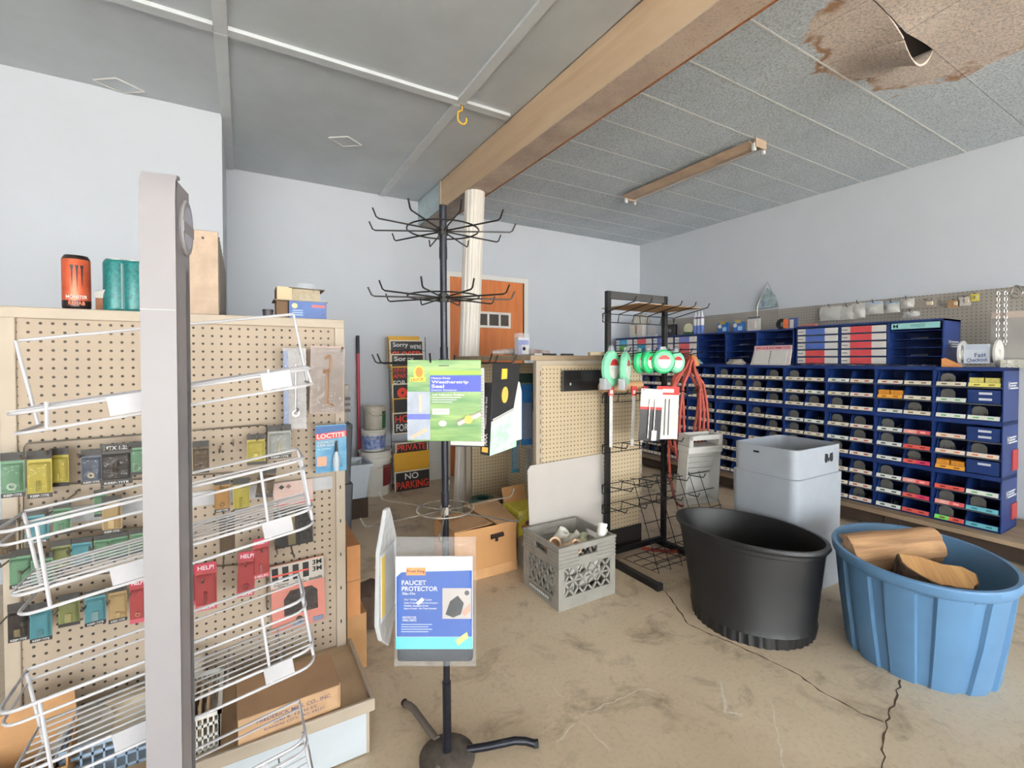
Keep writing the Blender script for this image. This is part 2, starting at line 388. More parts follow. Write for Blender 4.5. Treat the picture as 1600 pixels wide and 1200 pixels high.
MB().box((tx0, ty0+nrow*TP+.002, ZR), (RX, BY, ZR+.012)).build('ceiling_filler', mTile, cr)
for j in range(nrow+1):
    MB().box((tx0, ty0+j*TP-.0045, ZR-.0015), (RX, ty0+j*TP+.0045, ZR+.004)).build('tile_joint_strip', mGrid, cr) if not (.8 < ty0+j*TP < 1.1) else None
MB().box((2.66, .955, ZR+.0108), (2.98, 1.27, ZR+.0118)).build('cavity_shade_plate', mat('painted_cavity_shade', (26, 22, 20), .95), cr)  # thin dark plate, shade of the gap above the drooped tile painted in
# column
col = MB(); tp = onz(742, 300, BZ); bt = Vector((tp.x-.085, tp.y+.05, 0))
nf = 64
def flute(q, r, z):
    rr = r*(1-.07*max(0, math.sin(q*14))**2); t = (BZ-.004-z)/(BZ-.004)
    return rr*math.cos(q)+(bt.x-tp.x)*t, rr*math.sin(q)+(bt.y-tp.y)*t
col.lathe([(.082, 0), (.082, .6), (.081, 1.5), (.08, BZ-.004)], 112, (tp.x, tp.y, 0), fn=flute, cap1=True)
struct(col.build('trim_2', mat('column_white', (228, 220, 210), .55, var=.04), smooth=True), 'white fluted column under the beam')
# door
d0, d1, dz = 1.875, 2.785, 2.095
door = struct(MB().box((d0, BY-.035, .005), (d1, BY-.004, dz)).build('door_1', wood('orange_door_veneer', (196, 116, 58), (160, 84, 36), 2, 3)), 'orange-brown wooden door with a small window')
for a, b in (((d0-.05, BY-.045, 0), (d0, BY, dz+.05)), ((d1, BY-.045, 0), (d1+.05, BY, dz+.05)), ((d0, BY-.045, dz), (d1, BY, dz+.05))): MB().box(a, b).build('door_frame', mWhiteTrim, door)
MB().box((d1-.014, BY-.037, 0), (d1, BY-.03, dz)).build('door_edge', mInk, door)
w0, w1 = ony(742, 486, BY-.04), ony(797.5, 513.5, BY-.04)
wf = MB()
for a, b in (((w0.x, w1.z), (w1.x, w1.z+.025)), ((w0.x, w0.z-.025), (w1.x, w0.z)), ((w0.x, w1.z), (w0.x+.022, w0.z)), ((w1.x-.025, w1.z), (w1.x, w0.z))): wf.box((a[0], BY-(.05 if b[0]-a[0] > .1 else .049), a[1]), (b[0], BY-.034, b[1]))
L_ = (w1.x-w0.x); 
for t in (.36, .68): wf.box((w0.x+L_*t-.012, BY-.049, w1.z), (w0.x+L_*t+.012, BY-.034, w0.z))
wfo = wf.build('window_frame', mWhiteTrim, door)
for a, b in ((.06, .33), (.39, .65), (.71, .93)): MB().box((w0.x+L_*a, BY-.042, w1.z+.025), (w0.x+L_*b, BY-.036, w0.z-.025)).build('pane', mat('dark_glass', (58, 48, 40), .15, var=0), wfo)
# ------------------------------------------------------------------ ceiling things
lf = thing('fluorescent_fixture', 'old brown fluorescent strip fixture with no tubes, on tiled ceiling', 'light fixture', (3.14, 1.93, ZR))
mLamp = mat('aged_fixture_enamel', (186, 162, 138), .4, var=.15, vs=6)
MB().prism([(-.035, 0), (.035, 0), (.03, -.045), (-.03, -.045)], .0, 1.28, 'xz').build('channel', mLamp, lf)
MB().prism([(.03, -.045), (.105, -.022), (.108, -.026), (.03, -.052)], .02, 1.26, 'xz').build('reflector', mat('reflector', (205, 198, 190), .3), lf)
MB().prism([(-.03, -.045), (-.105, -.022), (-.108, -.026), (-.03, -.052)], .02, 1.26, 'xz').build('reflector', mLamp, lf)
for y in (0, 1.24):
    for x in (-.055, .055): MB().box((x-.014, y+.005, -.085), (x+.014, y+.028, -.03)).build('lampholder', mWhitePl, lf, bev=.004)
    MB().box((-.06, y-.003, -.06), (.06, y+.006, 0)).build('end_plate', mLamp, lf)
hk = thing('ceiling_hook', 'yellow coated screw hook in the grey ceiling', 'hook', (1.195, 2.66, ZL-.014))
MB().tube([(0, 0, 0), (0, 0, -.03)]+[Vector((-.025, 0, -.045)), Vector((-.03, 0, -.075))]+arc((0, 0, -.085), .03, math.pi, 2*math.pi+.5, 8), .0055, 8).build('hook_wire', mat('yellow_vinyl', (222, 176, 62), .4), hk, smooth=True)
MB().lathe([(.012, -.004), (.012, .0)], 12, cap1=True).build('collar', mHook, hk)
for k, (x, y, lab) in enumerate(((.665, 3.54, 'grey diamond-set cover plate on ceiling above the cardboard-topped shelf'), (-.6, 3.485, 'grey diamond-set cover plate on ceiling touching the boxed-out wall'))):
    t = thing('cover_plate', lab, 'cover plate', (x, y, ZL), group='ceiling cover plates')
    MB().prism([(-.115, 0), (0, -.085), (.115, 0), (0, .085)], -.006, 0, 'xy').build('plate', mCeil, t)
    a = [(-.115, 0), (0, -.085), (.115, 0), (0, .085)]
    for i in range(4): MB().tube([(*a[i], -.007), (*a[(i+1) % 4], -.007)], .0035, 4).build('edge_strip', mWhiteTrim, t)
# ------------------------------------------------------------------ main gondola
GX0, GX1, GY, GZ = -.572, .328, 1.80, 1.374
gd = thing('gondola_shelf', 'cream pegboard gondola shelf with white kick plate behind the wire baskets', 'display shelf', (GX0, GY, 0))
mPegC = peg('cream_pegboard', (170, 153, 134), 0, off=(.006, .004))
W_ = GX1-GX0
MB().box((.03, -.004, .165), (W_-.03, .008, GZ-.03)).build('peg_panel', mPegC, gd)
for a, b, n in (((0, -.012, 0), (.034, .03, GZ-.002), 'upright'), ((W_-.034, -.012, 0), (W_, .03, GZ-.002), 'upright'), ((.0, -.014, GZ-.032), (W_, .02, GZ), 'top_rail')): MB().box(a, b).build(n, mCream, gd, bev=.003)
MB().box((0, .02, GZ-.016), (W_, .98, GZ)).build('top_deck', mCream, gd)
MB().box((0, .95, 0), (W_, .98, GZ-.016)).build('back_panel', mCream, gd)
mDust = mat('dusty_tan_shelf', (190, 164, 132), .7, var=.12, vs=7)
MB().box((0, -.35, .148), (W_+.012, -.004, .163)).build('base_deck', mDust, gd)
MB().box((0, -.362, .138), (W_+.02, -.35, .176)).build('front_lip', mCream, gd, bev=.003)
MB().box((W_+.008, -.35, .138), (W_+.02, -.0, .176)).build('side_lip', mCream, gd, bev=.002)
MB().box((0, -.348, .004), (W_-.004, -.336, .138)).build('kick_plate', mat('white_kick', (190, 197, 202), .5, var=.04), gd)
MB().box((W_-.004, -.345, 0), (W_+.006, -.335, .138)).build('kick_edge', mCream, gd)
MB().box((W_-.01, -.33, .0), (W_, 0, .138)).build('base_side', mCream, gd)
za, zb = ony(315, 790, GY-.01).z, ony(315, 768, GY-.01).z
MB().box((.05, -.010, za), (W_-.045, -.0045, zb)).build('price_rail', mat('pale_rail', (176, 176, 178), .4), gd)
for i in range(9): 
    MB().box((W_-.02, -.0135, .25+i*.125), (W_-.016, -.0115, .262+i*.125)).build('slot', mInk, gd)
# cans on the top
canp = [(.028, 0), (.032, .006), (.033, .012), (.033, .150), (.030, .158), (.027, .161)]
def can(u, v, Yc, label, m, group, letter=None):
    p = ony(u, v, Yc); t = thing('drink_can', label, 'can', (p.x, Yc, GZ), group=group)
    MB().lathe(canp, 28, cap1=True).build('can_body', m, t, smooth=True)
    MB().lathe([(.0265, .158), (.0275, .1625), (.025, .1625), (.0245, .160)], 28, cap0=False, cap1=True).build('can_rim', flat((40, 38, 40), .3, .6) if letter else mChrome, t, smooth=True)
    MB().box((-.008, -.004, .1605), (.008, .014, .162)).build('pull_tab', mChrome, t)
    return t
def canmat():
    m = bpy.data.materials.new('orange_can_print'); m.use_nodes = True; g = N(m); p = g.n['Principled BSDF']
    s = g.new('ShaderNodeSeparateXYZ'); g.l.new(g.obj(), s.inputs[0])
    c = g.mix(g.ramp(g.noise(g.obj(), 30, 4), .3, .7), lin((202, 98, 64)), lin((172, 68, 42)))
    c = g.mix(g.math('LESS_THAN', s.outputs[2], .028), c, lin((38, 26, 26))); c = g.mix(g.math('GREATER_THAN', s.outputs[2], .15), c, lin((38, 30, 30)))
    g.l.new(c, p.inputs['Base Color']); p.inputs['Roughness'].default_value = .3; p.inputs['Metallic'].default_value = .3; return m
t = can(120, 480, 1.86, 'orange energy drink can with black claw emblem on gondola top', canmat(), 'cans on the gondola', True)
face = Vector((.224, -.975, 0)).normalized(); rgt = Vector((.975, .224, 0)).normalized()
for k in (-1, 0, 1):       # three ragged claw strokes
    mb = MB(); q = k*.34; 
    pts = [(q-.10, .132), (q+.16, .132), (q+.11, .12), (q+.09, .10), (q+.04, .062 if k else .052), (q-.0, .098), (q-.02, .118)]
    def onc(a, z, r=.0336): b = math.atan2(-.975, .224)+a; return (r*math.cos(b), r*math.sin(b), z)
    mb.add([onc(a, z) for a, z in pts], [tuple(range(len(pts)))]); mb.build('claw_mark', mInk, t)
txt(t, 'MONSTER', (face.x*.0342, face.y*.0342, .038), rgt, (0, 0, 1), .046, .010, mWhiteInk)
txt(t, 'REHAB', (face.x*.0342, face.y*.0342, .020), rgt, (0, 0, 1), .036, .012, flat((226, 120, 80)))
mTeal = mat('teal_can_print', (30, 118, 118), .35, .1, var=.3, vs=90)
for u, lab in ((183, 'teal drink can with a silver panel beside the small brown carton'), (211, 'teal drink can half hidden behind the white rack post')):
    t = can(u, 484, 1.87, lab, mTeal, 'cans on the gondola')
    mb = MB(); mb.add([onc(a, z, .0334) for a, z in ((.25, .01), (.6, .01), (.6, .15), (.25, .15))], [(0, 1, 2, 3)]); mb.build('silver_panel', flat((150, 170, 174), .35, .2), t)
p = ony(158, 484, 1.87); t = thing('small_carton', 'small brown open carton between the drink cans', 'carton', (p.x, 1.88, GZ))
MB().box((-.012, -.015, 0), (.014, .03, .042)).build('carton_body', mat('dark_brown_card', (120, 74, 46), .7), t); MB().hexa([(-.012, -.016, .042), (.014, -.016, .042), (.014, -.012, .046), (-.012, -.012, .046), (-.012, -.03, .058), (.014, -.034, .066), (.014, -.032, .068), (-.012, -.028, .06)]).build('flap', mPaper, t)
# long beige metal box on the gondola top
p0, p1 = ony(294, 490, 1.86), ony(342, 490, 1.86)
t = thing('metal_cabinet', 'tall narrow scuffed beige metal cabinet standing on the gondola', 'cabinet', (p0.x, 1.86, GZ))
wd = p1.x-p0.x; hh = ony(318, 360, 1.86).z-GZ
MB().box((0, 0, 0), (wd, .008, hh)).build('front_panel', mat('scuffed_beige', (184, 160, 138), .6, var=.14, vs=14), t, bev=.002)
mG = mat('grey_ribbed_side', (104, 97, 90), .6, var=.15, vs=10)
MB().box((.002, .008, 0), (wd-.002, .84, hh-.004)).build('body', mG, t)
for i in range(12): MB().box((wd-.004, .03+i*.066, .01), (wd+.003, .05+i*.066, hh-.01)).build('rib', mG, t)
MB().lathe([(.004, -.002), (.004, 0)], 10, (wd*.5, 0, hh-.025), axis='y', cap1=True).build('screw_hole', mInk, t)
# torn boxes on the gondola top right
q0, q1 = ony(452, 497, 1.84), ony(510, 497, 1.84)
t = thing('parts_box', 'blue printed parts box with a torn brown carton on it', 'box', (q0.x, 1.84, GZ)); wq = q1.x-q0.x
MB().box((0, 0, 0), (wq, .12, .065)).build('blue_box', mat('blue_box_print', (58, 92, 156), .5, var=.2, vs=14), t)
MB().lathe([(.0095, -.001), (.0095, 0)], 16, (.018, 0, .048), axis='y', cap1=True).build('round_seal', flat((226, 210, 150)), t)
MB().box((.075, -.001, .045), (.12, .0, .054)).build('red_flash', flat((222, 96, 96)), t); 
for z in (.03, .022, .014): MB().box((.01, -.001, z), (.045, 0, z+.003)).build('print_line', flat((170, 190, 220)), t)
t = thing('torn_carton', 'torn open brown carton with glass jar, on top of blue box', 'carton', (q0.x-.02, 1.86, GZ+.065))
MB().box((-.02, .0, -.065), (.018, .1, .05)).build('carton_side', mat('old_carton', (120, 92, 66), .8, var=.2), t)
MB().box((-.018, -.012, .004), (.03, .09, .05)).build('carton_front', mat('pale_carton', (218, 186, 152), .8), t)
MB().hexa([(-.03, -.02, .0), (.15, -.02, .0), (.15, .1, .0), (-.03, .1, .0), (-.03, -.02, .003), (.15, -.02, .002), (.15, .1, .002), (-.03, .1, .003)]).build('lid_flap', mat('grey_flap', (112, 102, 88), .8), t)
MB().hexa([(.02, -.015, .047), (.14, -.02, .044), (.14, .09, .044), (.02, .09, .047), (.02, -.015, .05), (.14, -.02, .048), (.14, .09, .048), (.02, .09, .05)]).build('upper_flap', mat('grey_flap', (112, 102, 88)), t)
MB().box((.03, -.008, .004), (.125, .085, .046)).build('plastic_wrap', clear('dirty_clear_plastic', (190, 170, 130), .6), t)
MB().box((.05, .0, .05), (.11, .06, .072)).build('clear_case', mClear, t, bev=.008)
t = thing('dark_jar', 'small dark lidded tub left of the torn carton on gondola', 'jar', (ony(419, 490, 1.86).x, 1.87, GZ))
MB().lathe([(.016, 0), (.017, .024)], 16, cap1=True).build('tub', flat((60, 52, 60)), t, smooth=True); MB().lathe([(.018, .024), (.018, .032)], 16, cap1=True).build('lid', flat((44, 40, 46)), t)

# ------------------------------------------------------------------ hooks and blister packs on the gondola
PY = GY-.105
rackw = thing('wire_hook_frame', 'chrome wire hook frame hung on the cream pegboard', 'hook frame', (0, GY-.01, 0))
def wl(u, v, y=0.0): p = ony(u, v, GY-.02); return Vector((p.x, -.008, p.z))
fr = [wl(34, 960), wl(36, 700), wl(42, 693), wl(410, 664), wl(417, 668), wl(417, 950)]
MB().tube(fr, .0028, 6).build('frame_wire', mHook, rackw, smooth=True)
for v0, v1 in ((762, 735), (836, 812), (905, 880)): MB().tube([wl(36, v0), wl(417, v1)], .0022, 6).build('cross_wire', mHook, rackw)
def hook(u, v, L=.13, parent=None):
    p = ony(u, v, GY-.01); y0 = -.0
    MB().tube([(p.x, y0, p.z+.006), (p.x, y0-.01, p.z), (p.x, y0-L, p.z+.004), (p.x, y0-L-.008, p.z+.016)], .0026, 6).build('hook', mHook, parent or rackw, smooth=True)
    return p
PCOL = {'green': (88, 126, 96), 'yellow': (158, 144, 54), 'navy': (62, 70, 84), 'black': (44, 38, 34), 'amber': (146, 106, 54), 'brown': (80, 64, 46), 'teal': (70, 126, 134), 'tan': (156, 130, 88), 'red': (150, 58, 58), 'olive': (108, 112, 66), 'clear': (140, 140, 134)}
def pack(u, v, w, h, colr, label, letter=None, dy=0, tilt=0, Y=None):
    """u,v centre px on the plane it hangs in; w,h px; hangs from a hook on the gondola"""
    Yp = (Y or PY)-dy; c = ony(u, v, Yp); k = (ony(u+1, v, Yp)-c).length; kz = abs(ony(u, v+1, Yp).z-c.z)
    W2, H2 = w*k*.5, h*kz*.5; rgb = PCOL[colr]
    t = thing('blister_pack', label, 'blister pack', (c.x, Yp, c.z-H2), rot=(0, math.radians(tilt), math.radians(random.uniform(-7, 7))), group='blister packs on the gondola hooks')
    H_ = 2*H2
    MB().box((-W2, 0, 0), (W2, .0014, H_)).build('backing_card', mat('card_'+colr, rgb, .45, var=.1, vs=30), t)
    b = MB(); i = W2*.16; z0, z1 = H_*.12, H_*.76; dp = .014
    b.hexa([(-W2+i*.5, 0, z0), (W2-i*.5, 0, z0), (W2-i*.5, 0, z1), (-W2+i*.5, 0, z1), (-W2+i*1.4, -dp, z0+i), (W2-i*1.4, -dp, z0+i), (W2-i*1.4, -dp, z1-i), (-W2+i*1.4, -dp, z1-i)])
    b.build('bubble', clear('bubble_'+colr, tuple(min(255, int(x*1.15+25)) for x in rgb), .35, .1), t, bev=.002)
    s = random.choice((0, 1, 2)); pc = random.choice(((70, 62, 54), (168, 150, 110), (50, 48, 46), (150, 146, 140)))
    r = W2*random.uniform(.32, .5); zc = z0+i+r+.002
    pm = mat('metal_piece_%d' % pc[0], pc, .35, .6)
    if s == 0: MB().lathe([(r, -.008), (r, -.002), (r*.5, -.002), (r*.5, -.008), (r, -.008)], 14, (0, 0, zc), axis='y', cap0=False).build('metal_ring', pm, t)
    elif s == 1: MB().box((-r*.7, -.011, z0+i), (r*.7, -.001, z0+i+r*2.2)).build('metal_clip', pm, t, bev=.002)
    else: MB().tube([(-r*.2, -.006, z0+i), (-r*.1, -.006, z0+i+r*3)], r*.42, 8).build('metal_plug', pm, t)
    hc = flat((36, 32, 30)) if colr != 'red' else flat((160, 40, 62))
    MB().box((-W2, -.0012, H_*.82), (W2, 0, H_)).build('header', hc, t)
    MB().box((-W2, -.0012, 0), (W2, 0, H_*.10)).build('footer', hc if colr != 'red' else flat((176, 80, 92)), t)
    if letter:
        txt(t, letter, (0, -.0018, H_*.90), (1, 0, 0), (0, 0, 1), W2*1.5, H_*.09, mWhiteInk)
    if W2 > .02: txt(t, 'HELP!' if colr == 'red' else 'KEEP-TITE', (0, -.0018, H_*.05), (1, 0, 0), (0, 0, 1), W2*1.5, H_*.05, mWhiteInk) if h > 50 else None
    p = hook(u, v-h*.5+3, max(.1, GY-Yp+.02))
    return t
PK = [
 (20, 742, 38, 70, 'green', 'light green blister pack at the far left end of upper hooks'),
 (62, 741, 40, 74, 'yellow', 'bright yellow blister pack with dark rings inside'),
 (93, 730, 30, 60, 'yellow', 'darker yellow blister pack tucked behind the bright yellow one', None, -.03),
 (143, 729, 33, 54, 'navy', 'small navy blister pack holding an orange piece'),
 (182, 725, 50, 64, 'black', 'wide black blister pack with white MTX lettering', 'MTX 1.25'),
 (214, 716, 22, 52, 'green', 'narrow green blister pack just left of white post'),
 (314, 714, 26, 50, 'brown', 'dark blister pack with orange piece right of white post'),
 (400, 702, 28, 48, 'yellow', 'yellow blister pack high on right end of wire frame'),
 (437, 690, 36, 52, 'clear', 'clear clamshell pack beside the wire frame end'),
 (347, 774, 24, 52, 'amber', 'amber blister pack above the second basket rim'),
 (377, 773, 26, 52, 'yellow', 'yellow blister pack between the amber and brown ones'),
 (412, 754, 27, 46, 'brown', 'tilted dark brown blister pack near the second basket end', None, 0, 8),
 (10, 842, 30, 62, 'brown', 'dark brown blister pack with yellow band at left edge'),
 (58, 822, 36, 54, 'teal', 'teal blister pack under the bright yellow one'),
 (97, 810, 28, 50, 'green', 'green blister pack right of the upper teal one'),
 (157, 786, 20, 42, 'green', 'small grey-green blister pack behind the tan one', None, -.03),
 (175, 804, 31, 58, 'tan', 'tan blister pack standing alone in second row'),
 (33, 888, 36, 60, 'green', 'bright green blister pack at left of third row'),
 (66, 890, 34, 52, 'green', 'bright green blister pack second in third row', None, .02),
 (96, 868, 30, 48, 'olive', 'olive blister pack with a brass plug, third row'),
 (128, 862, 32, 44, 'teal', 'sea-green blister pack in the middle of third row'),
 (160, 856, 26, 40, 'green', 'pale green blister pack fifth in third row'),
 (186, 852, 28, 40, 'green', 'pale green blister pack sixth in third row'),
 (213, 846, 20, 38, 'green', 'pale green blister pack cut by white post, third row'),
 (355, 836, 24, 60, 'brown', 'brown blister pack behind the second basket wires'),
 (29, 972, 33, 60, 'black', 'black blister pack with orange piece, left of bottom row'),
 (64, 972, 34, 60, 'teal', 'blue-teal blister pack second in bottom row'),
 (108, 953, 33, 50, 'olive', 'green blister pack with brass bolt in bottom row'),
 (149, 949, 32, 54, 'teal', 'blue-teal blister pack with a ring in bottom row'),
 (184, 943, 28, 58, 'tan', 'tan blister pack with metal knob in bottom row'),
 (216, 938, 26, 70, 'red', 'red blister pack just left of white post', 'HELP!'),
 (299, 915, 18, 62, 'red', 'narrow red blister pack half behind the white post'),
 (322, 916, 33, 74, 'red', 'red blister pack with gold screws right of white post', 'HELP!', .03),
 (383, 897, 27, 70, 'red', 'faded red blister pack tilted below the second basket', 'HELP!', 0, 3),
 (408, 872, 25, 62, 'red', 'red blister pack nearest the pink polishing pad pack', 'HELP!')]
for a in PK: pack(*a)
for u, v in ((250, 690), (270, 705), (345, 700), (365, 690), (120, 770), (245, 800), (350, 870), (300, 860), (430, 850), (460, 640), (455, 855)): hook(u, v, .11)
# individual cards on the right part of the pegboard
def card(name, label, cat, px, Y, rz=0, tilt=0, th=.002, m=mPaper, group=None):
    (u0, v0, u1, v1) = px; a, b = ony(u0, v1, Y), ony(u1, v0, Y)
    t = thing(name, label, cat, ((a.x+b.x)/2, Y, a.z), rot=(0, math.radians(tilt), math.radians(rz)), group=group)
    w, h = (b.x-a.x)/2, b.z-a.z
    MB().box((-w, 0, 0), (w, th, h)).build('backing_card', m, t)
    return t, w, h
gh = thing('peg_hook', 'dark peg hook holding the moulded tool pack', 'hook', (ony(528, 540, GY).x, GY-.012, ony(528, 548, GY).z), group='loose peg hooks')
MB().tube([(0, 0, .0), (0, -.01, 0), (-.002, -.07, -.004), (0, -.078, .012)], .003, 8).build('hook_wire', mat('dark_hook', (86, 76, 68), .4, .6), gh, smooth=True)
gh = thing('peg_hook', 'dark peg hook holding the narrow wrench pack', 'hook', (ony(466, 546, GY).x, GY-.012, ony(466, 552, GY).z), group='loose peg hooks')
MB().tube([(0, 0, .0), (0, -.01, 0), (-.002, -.07, -.004), (0, -.078, .012)], .003, 8).build('hook_wire', mat('dark_hook', (86, 76, 68)), gh, smooth=True)
t, w, h = card('tool_pack', 'brown moulded tool pack shining under clear film', 'tool pack', (483, 541, 536, 648), GY-.075, 0, 1.5, m=mat('mauve_card', (160, 134, 120), .35, var=.06))
MB().box((-w, -.012, .004), (w, 0, h-.006)).build('clear_film', clear('shiny_film', (225, 212, 205), .3, .06), t, bev=.004)
mTool = mat('moulded_brown_tool', (150, 112, 82), .35)
MB().tube([(-.012, -.008, h*.82), (.004, -.008, h*.86), (.010, -.008, h*.80), (.008, -.008, h*.66)], .006, 8).build('tool_hook', mTool, t, smooth=True)
MB().tube([(-.016, -.008, h*.63), (.006, -.008, h*.63)], .008, 8).build('tool_collar', mTool, t, smooth=True)
MB().tube([(-.002, -.008, h*.6), (-.0, -.008, h*.16), (.02, -.008, h*.12)], .006, 8).build('tool_shank', mTool, t, smooth=True)
t, w, h = card('wrench_pack', 'narrow clear pack holding a small chrome wrench', 'tool pack', (443, 544, 478, 672), GY-.075, 0, 0, m=mat('pale_card', (214, 202, 196), .5))
MB().box((-w, -.001, 0), (-w+.016, 0, h-.01)).build('blue_print', flat((86, 104, 150)), t)
MB().box((-w, -.010, .002), (w, 0, h)).build('clear_film', mClear, t, bev=.004)
MB().tube([(.002, -.005, h*.25), (.004, -.005, h*.8)], .004, 8).build('wrench_shank', mChrome, t, smooth=True)
MB().lathe([(.012, -.008), (.012, -.002), (.007, -.002), (.007, -.008), (.012, -.008)], 16, (.002, 0, h*.2), axis='y', cap0=False).build('wrench_ring', mChrome, t, smooth=True)
# glue pack
t, w, h = card('glue_pack', 'blue super glue card with red LOCTITE band at gondola edge', 'glue pack', (493, 662, 541, 740), GY-.06, 0, 0, m=mat('glue_blue', (34, 108, 154), .4, var=.25, vs=20, var2=(104, 160, 182)))
MB().box((-w, -.001, h*.80), (w, 0, h*.98)).build('dark_top', flat((36, 84, 140)), t)
MB().prism([(-w, h*.69), (w, h*.73), (w, h*.86), (-w, h*.82)], -.0016, 0, 'xz').build('red_band', flat((208, 44, 48)), t)
txt(t, 'LOCTITE', (0, -.0022, h*.775), (1, 0, .04), (-.04, 0, 1), w*1.8, h*.10, mWhiteInk, .03)
txt(t, 'AUTOMOTIVE', (-w*.3, -.0022, h*.64), (1, 0, 0), (0, 0, 1), w*1.2, h*.05, mWhiteInk); txt(t, 'SUPER GLUE', (-w*.35, -.0022, h*.575), (1, 0, 0), (0, 0, 1), w*1.1, h*.05, mWhiteInk)
txt(t, 'GEL CONTROL', (-w*.45, -.0022, h*.50), (1, 0, 0), (0, 0, 1), w*.9, h*.035, flat((190, 230, 240)))
MB().lathe([(.012, h*.03), (.013, h*.06), (.0125, h*.3), (.005, h*.44), (.003, h*.6)], 14, (w*.3, -.011, 0), cap1=True).build('glue_bottle', flat((176, 186, 196), .3), t, smooth=True)
MB().lathe([(.0055, h*.42), (.003, h*.66)], 12, (w*.3, -.011, 0), cap1=True).build('bottle_cap', mInk, t, smooth=True)
MB().box((w*.02, -.014, h*.04), (w*.6, -.02, h*.12)).build('blue_foot', flat((40, 150, 196)), t)
txt(t, 'xxx', (-w*.62, -.0022, h*.22), (1, 0, 0), (0, 0, 1), w*.45, h*.1, flat((226, 150, 120)), name='picture') if False else MB().box((-w*.9, -.0012, h*.14), (-w*.3, 0, h*.34)).build('hand_picture', flat((214, 150, 120)), t)
# pink card over black relief pack
t, w, h = card('parts_card', 'faded pink and white parts card above the black moulded pack', 'parts card', (428, 748, 489, 792), GY-.03, 0, -1, m=mat('faded_pink_card', (200, 174, 164), .6))
MB().prism([(-w*.75, h*.8), (-w*.6, h*.9), (-w*.45, h*.8), (-w*.6, h*.7)], -.001, 0, 'xz').build('diamond_mark', mInk, t); MB().prism([(-w*.4, h*.8), (-w*.25, h*.9), (-w*.1, h*.8), (-w*.25, h*.7)], -.001, 0, 'xz').build('diamond_mark', flat((120, 90, 84)), t)
for i in range(4): MB().box((-w*.8, -.001, h*(.2+.11*i)), (w*(.1+.15*(i % 2)), 0, h*(.23+.11*i))).build('print_line', flat((196, 160, 150)), t)
MB().box((-w, -.001, 0), (w, 0, h*.06)).build('red_rule', flat((200, 70, 70)), t)
t, w, h = card('moulded_pack', 'black pack moulded with raised squares over the polishing pad', 'parts pack', (430, 791, 489, 858), GY-.035, 0, -2, m=mat('glossy_black_pack', (44, 42, 42), .25))
for i in range(2):
    for j in range(3): MB().box((w*(.25+.38*i), -.006, h*(.12+.3*j)), (w*(.52+.38*i), 0, h*(.34+.3*j))).build('raised_square', mat('glossy_black_pack', (44, 42, 42)), t, bev=.002)
MB().box((-w*.35, -.009, h*.05), (w*.1, 0, h*.98)).build('smoked_bubble', mat('smoked_plastic', (108, 98, 76), .15), t, bev=.004)
# polishing pad
t, w, h = card('polishing_pad_pack', 'pink polishing pad pack with 3M marks on the pegboard', 'abrasive pack', (426, 868, 508, 990), GY-.03, 0, -1.5, m=mat('salmon_card', (196, 124, 110), .5, var=.06))
MB().box((-w, -.001, h*.66), (w, 0, h*.99)).build('pale_header', flat((190, 182, 172)), t)
for i in range(4): MB().box((-w*.95+i*w*.38, -.002, h*.74), (-w*.72+i*w*.38, 0, h*.96)).build('black_bar', mInk, t)
MB().box((-w*.95, -.0025, h*.835), (w*.4, 0, h*.86)).build('red_rule', flat((206, 84, 70)), t)
for z in (.93, .83): txt(t, '3M', (w*.74, -.002, h*z), (1, 0, 0), (0, 0, 1), w*.36, h*.075, mInk, .03)
for x, s in ((-.62, 'Polishing\nPad'), (0.05, 'Tampon\nde polissage'), (.66, 'Almohadilla')): txt(t, s, (w*x, -.002, h*.69), (1, 0, 0), (0, 0, 1), w*.52, h*.055, mInk)
ring = [(-w*.55, h*.22), (w*.72, h*.22), (w*.72, h*.50), (w*.5, h*.58), (-w*.3, h*.58), (-w*.55, h*.46)]
MB().prism(ring, -.004, 0, 'xz').build('dark_pad', mat('grey_fibre_pad', (82, 74, 70), .95, var=.3, vs=60, bump=.6, bs=150), t)
MB().lathe([(.011, -.004), (.011, 0)], 18, (0, 0, h*.12), axis='y', cap1=True).build('small_disc', mat('grey_fibre_pad', (82, 74, 70)), t)
for x in (-.25, .5): MB().box((w*x, -.002, h*.02), (w*(x+.42), 0, h*.09)).build('picture_inset', flat((120, 130, 150)), t)
# ------------------------------------------------------------------ things on the gondola base shelf
SZ = .163
a, b = onz(372, 1172, SZ), onz(530, 1111, SZ)
t = thing('carton', 'flat brown mailing carton stamped FREDERICK MFG on base shelf', 'box', (a.x, a.y, SZ), rz=math.atan2(b.y-a.y, b.x-a.x)); wq = (b-a).length
MB().box((0, 0, 0), (wq, .165, .080)).build('carton_body', mat('tan_kraft', (190, 152, 112), .8, var=.08, vs=12), t)
MB().hexa([(0, -.004, .0805), (wq, -.004, .0805), (wq, .165, .0805), (0, .165, .0805), (0, -.004, .0835), (wq, -.004, .0835), (wq, .165, .0885), (0, .165, .0875)]).build('lid', mat('brown_kraft', (170, 136, 104), .8, var=.08, vs=10), t)
MB().box((0, -.006, .020), (wq*.985, -.001, .0825)).build('tuck_flap', mat('light_kraft', (206, 168, 130), .8), t, bev=.004)
MB().box((wq, 0, .0), (wq+.004, .16, .086)).build('side_flap', mat('brown_kraft', (166, 128, 94)), t)
mSt = flat((96, 84, 110))
for s, z, ww, hh in (('FREDERICK MFG. CO., INC.', .062, .74, .0125), ('4840 E. 12TH ST.', .046, .46, .0075), ('KANSAS CITY, MO. 64127', .033, .60, .0075)): txt(t, s, (wq*.54, -.0065, z), (1, 0, 0), (0, 0, 1), wq*ww, hh, mSt)
MB().box((wq*.55, -.0015, .002), (wq*.83, -.0008, .010)).build('stamp_box', flat((110, 80, 54)), t)
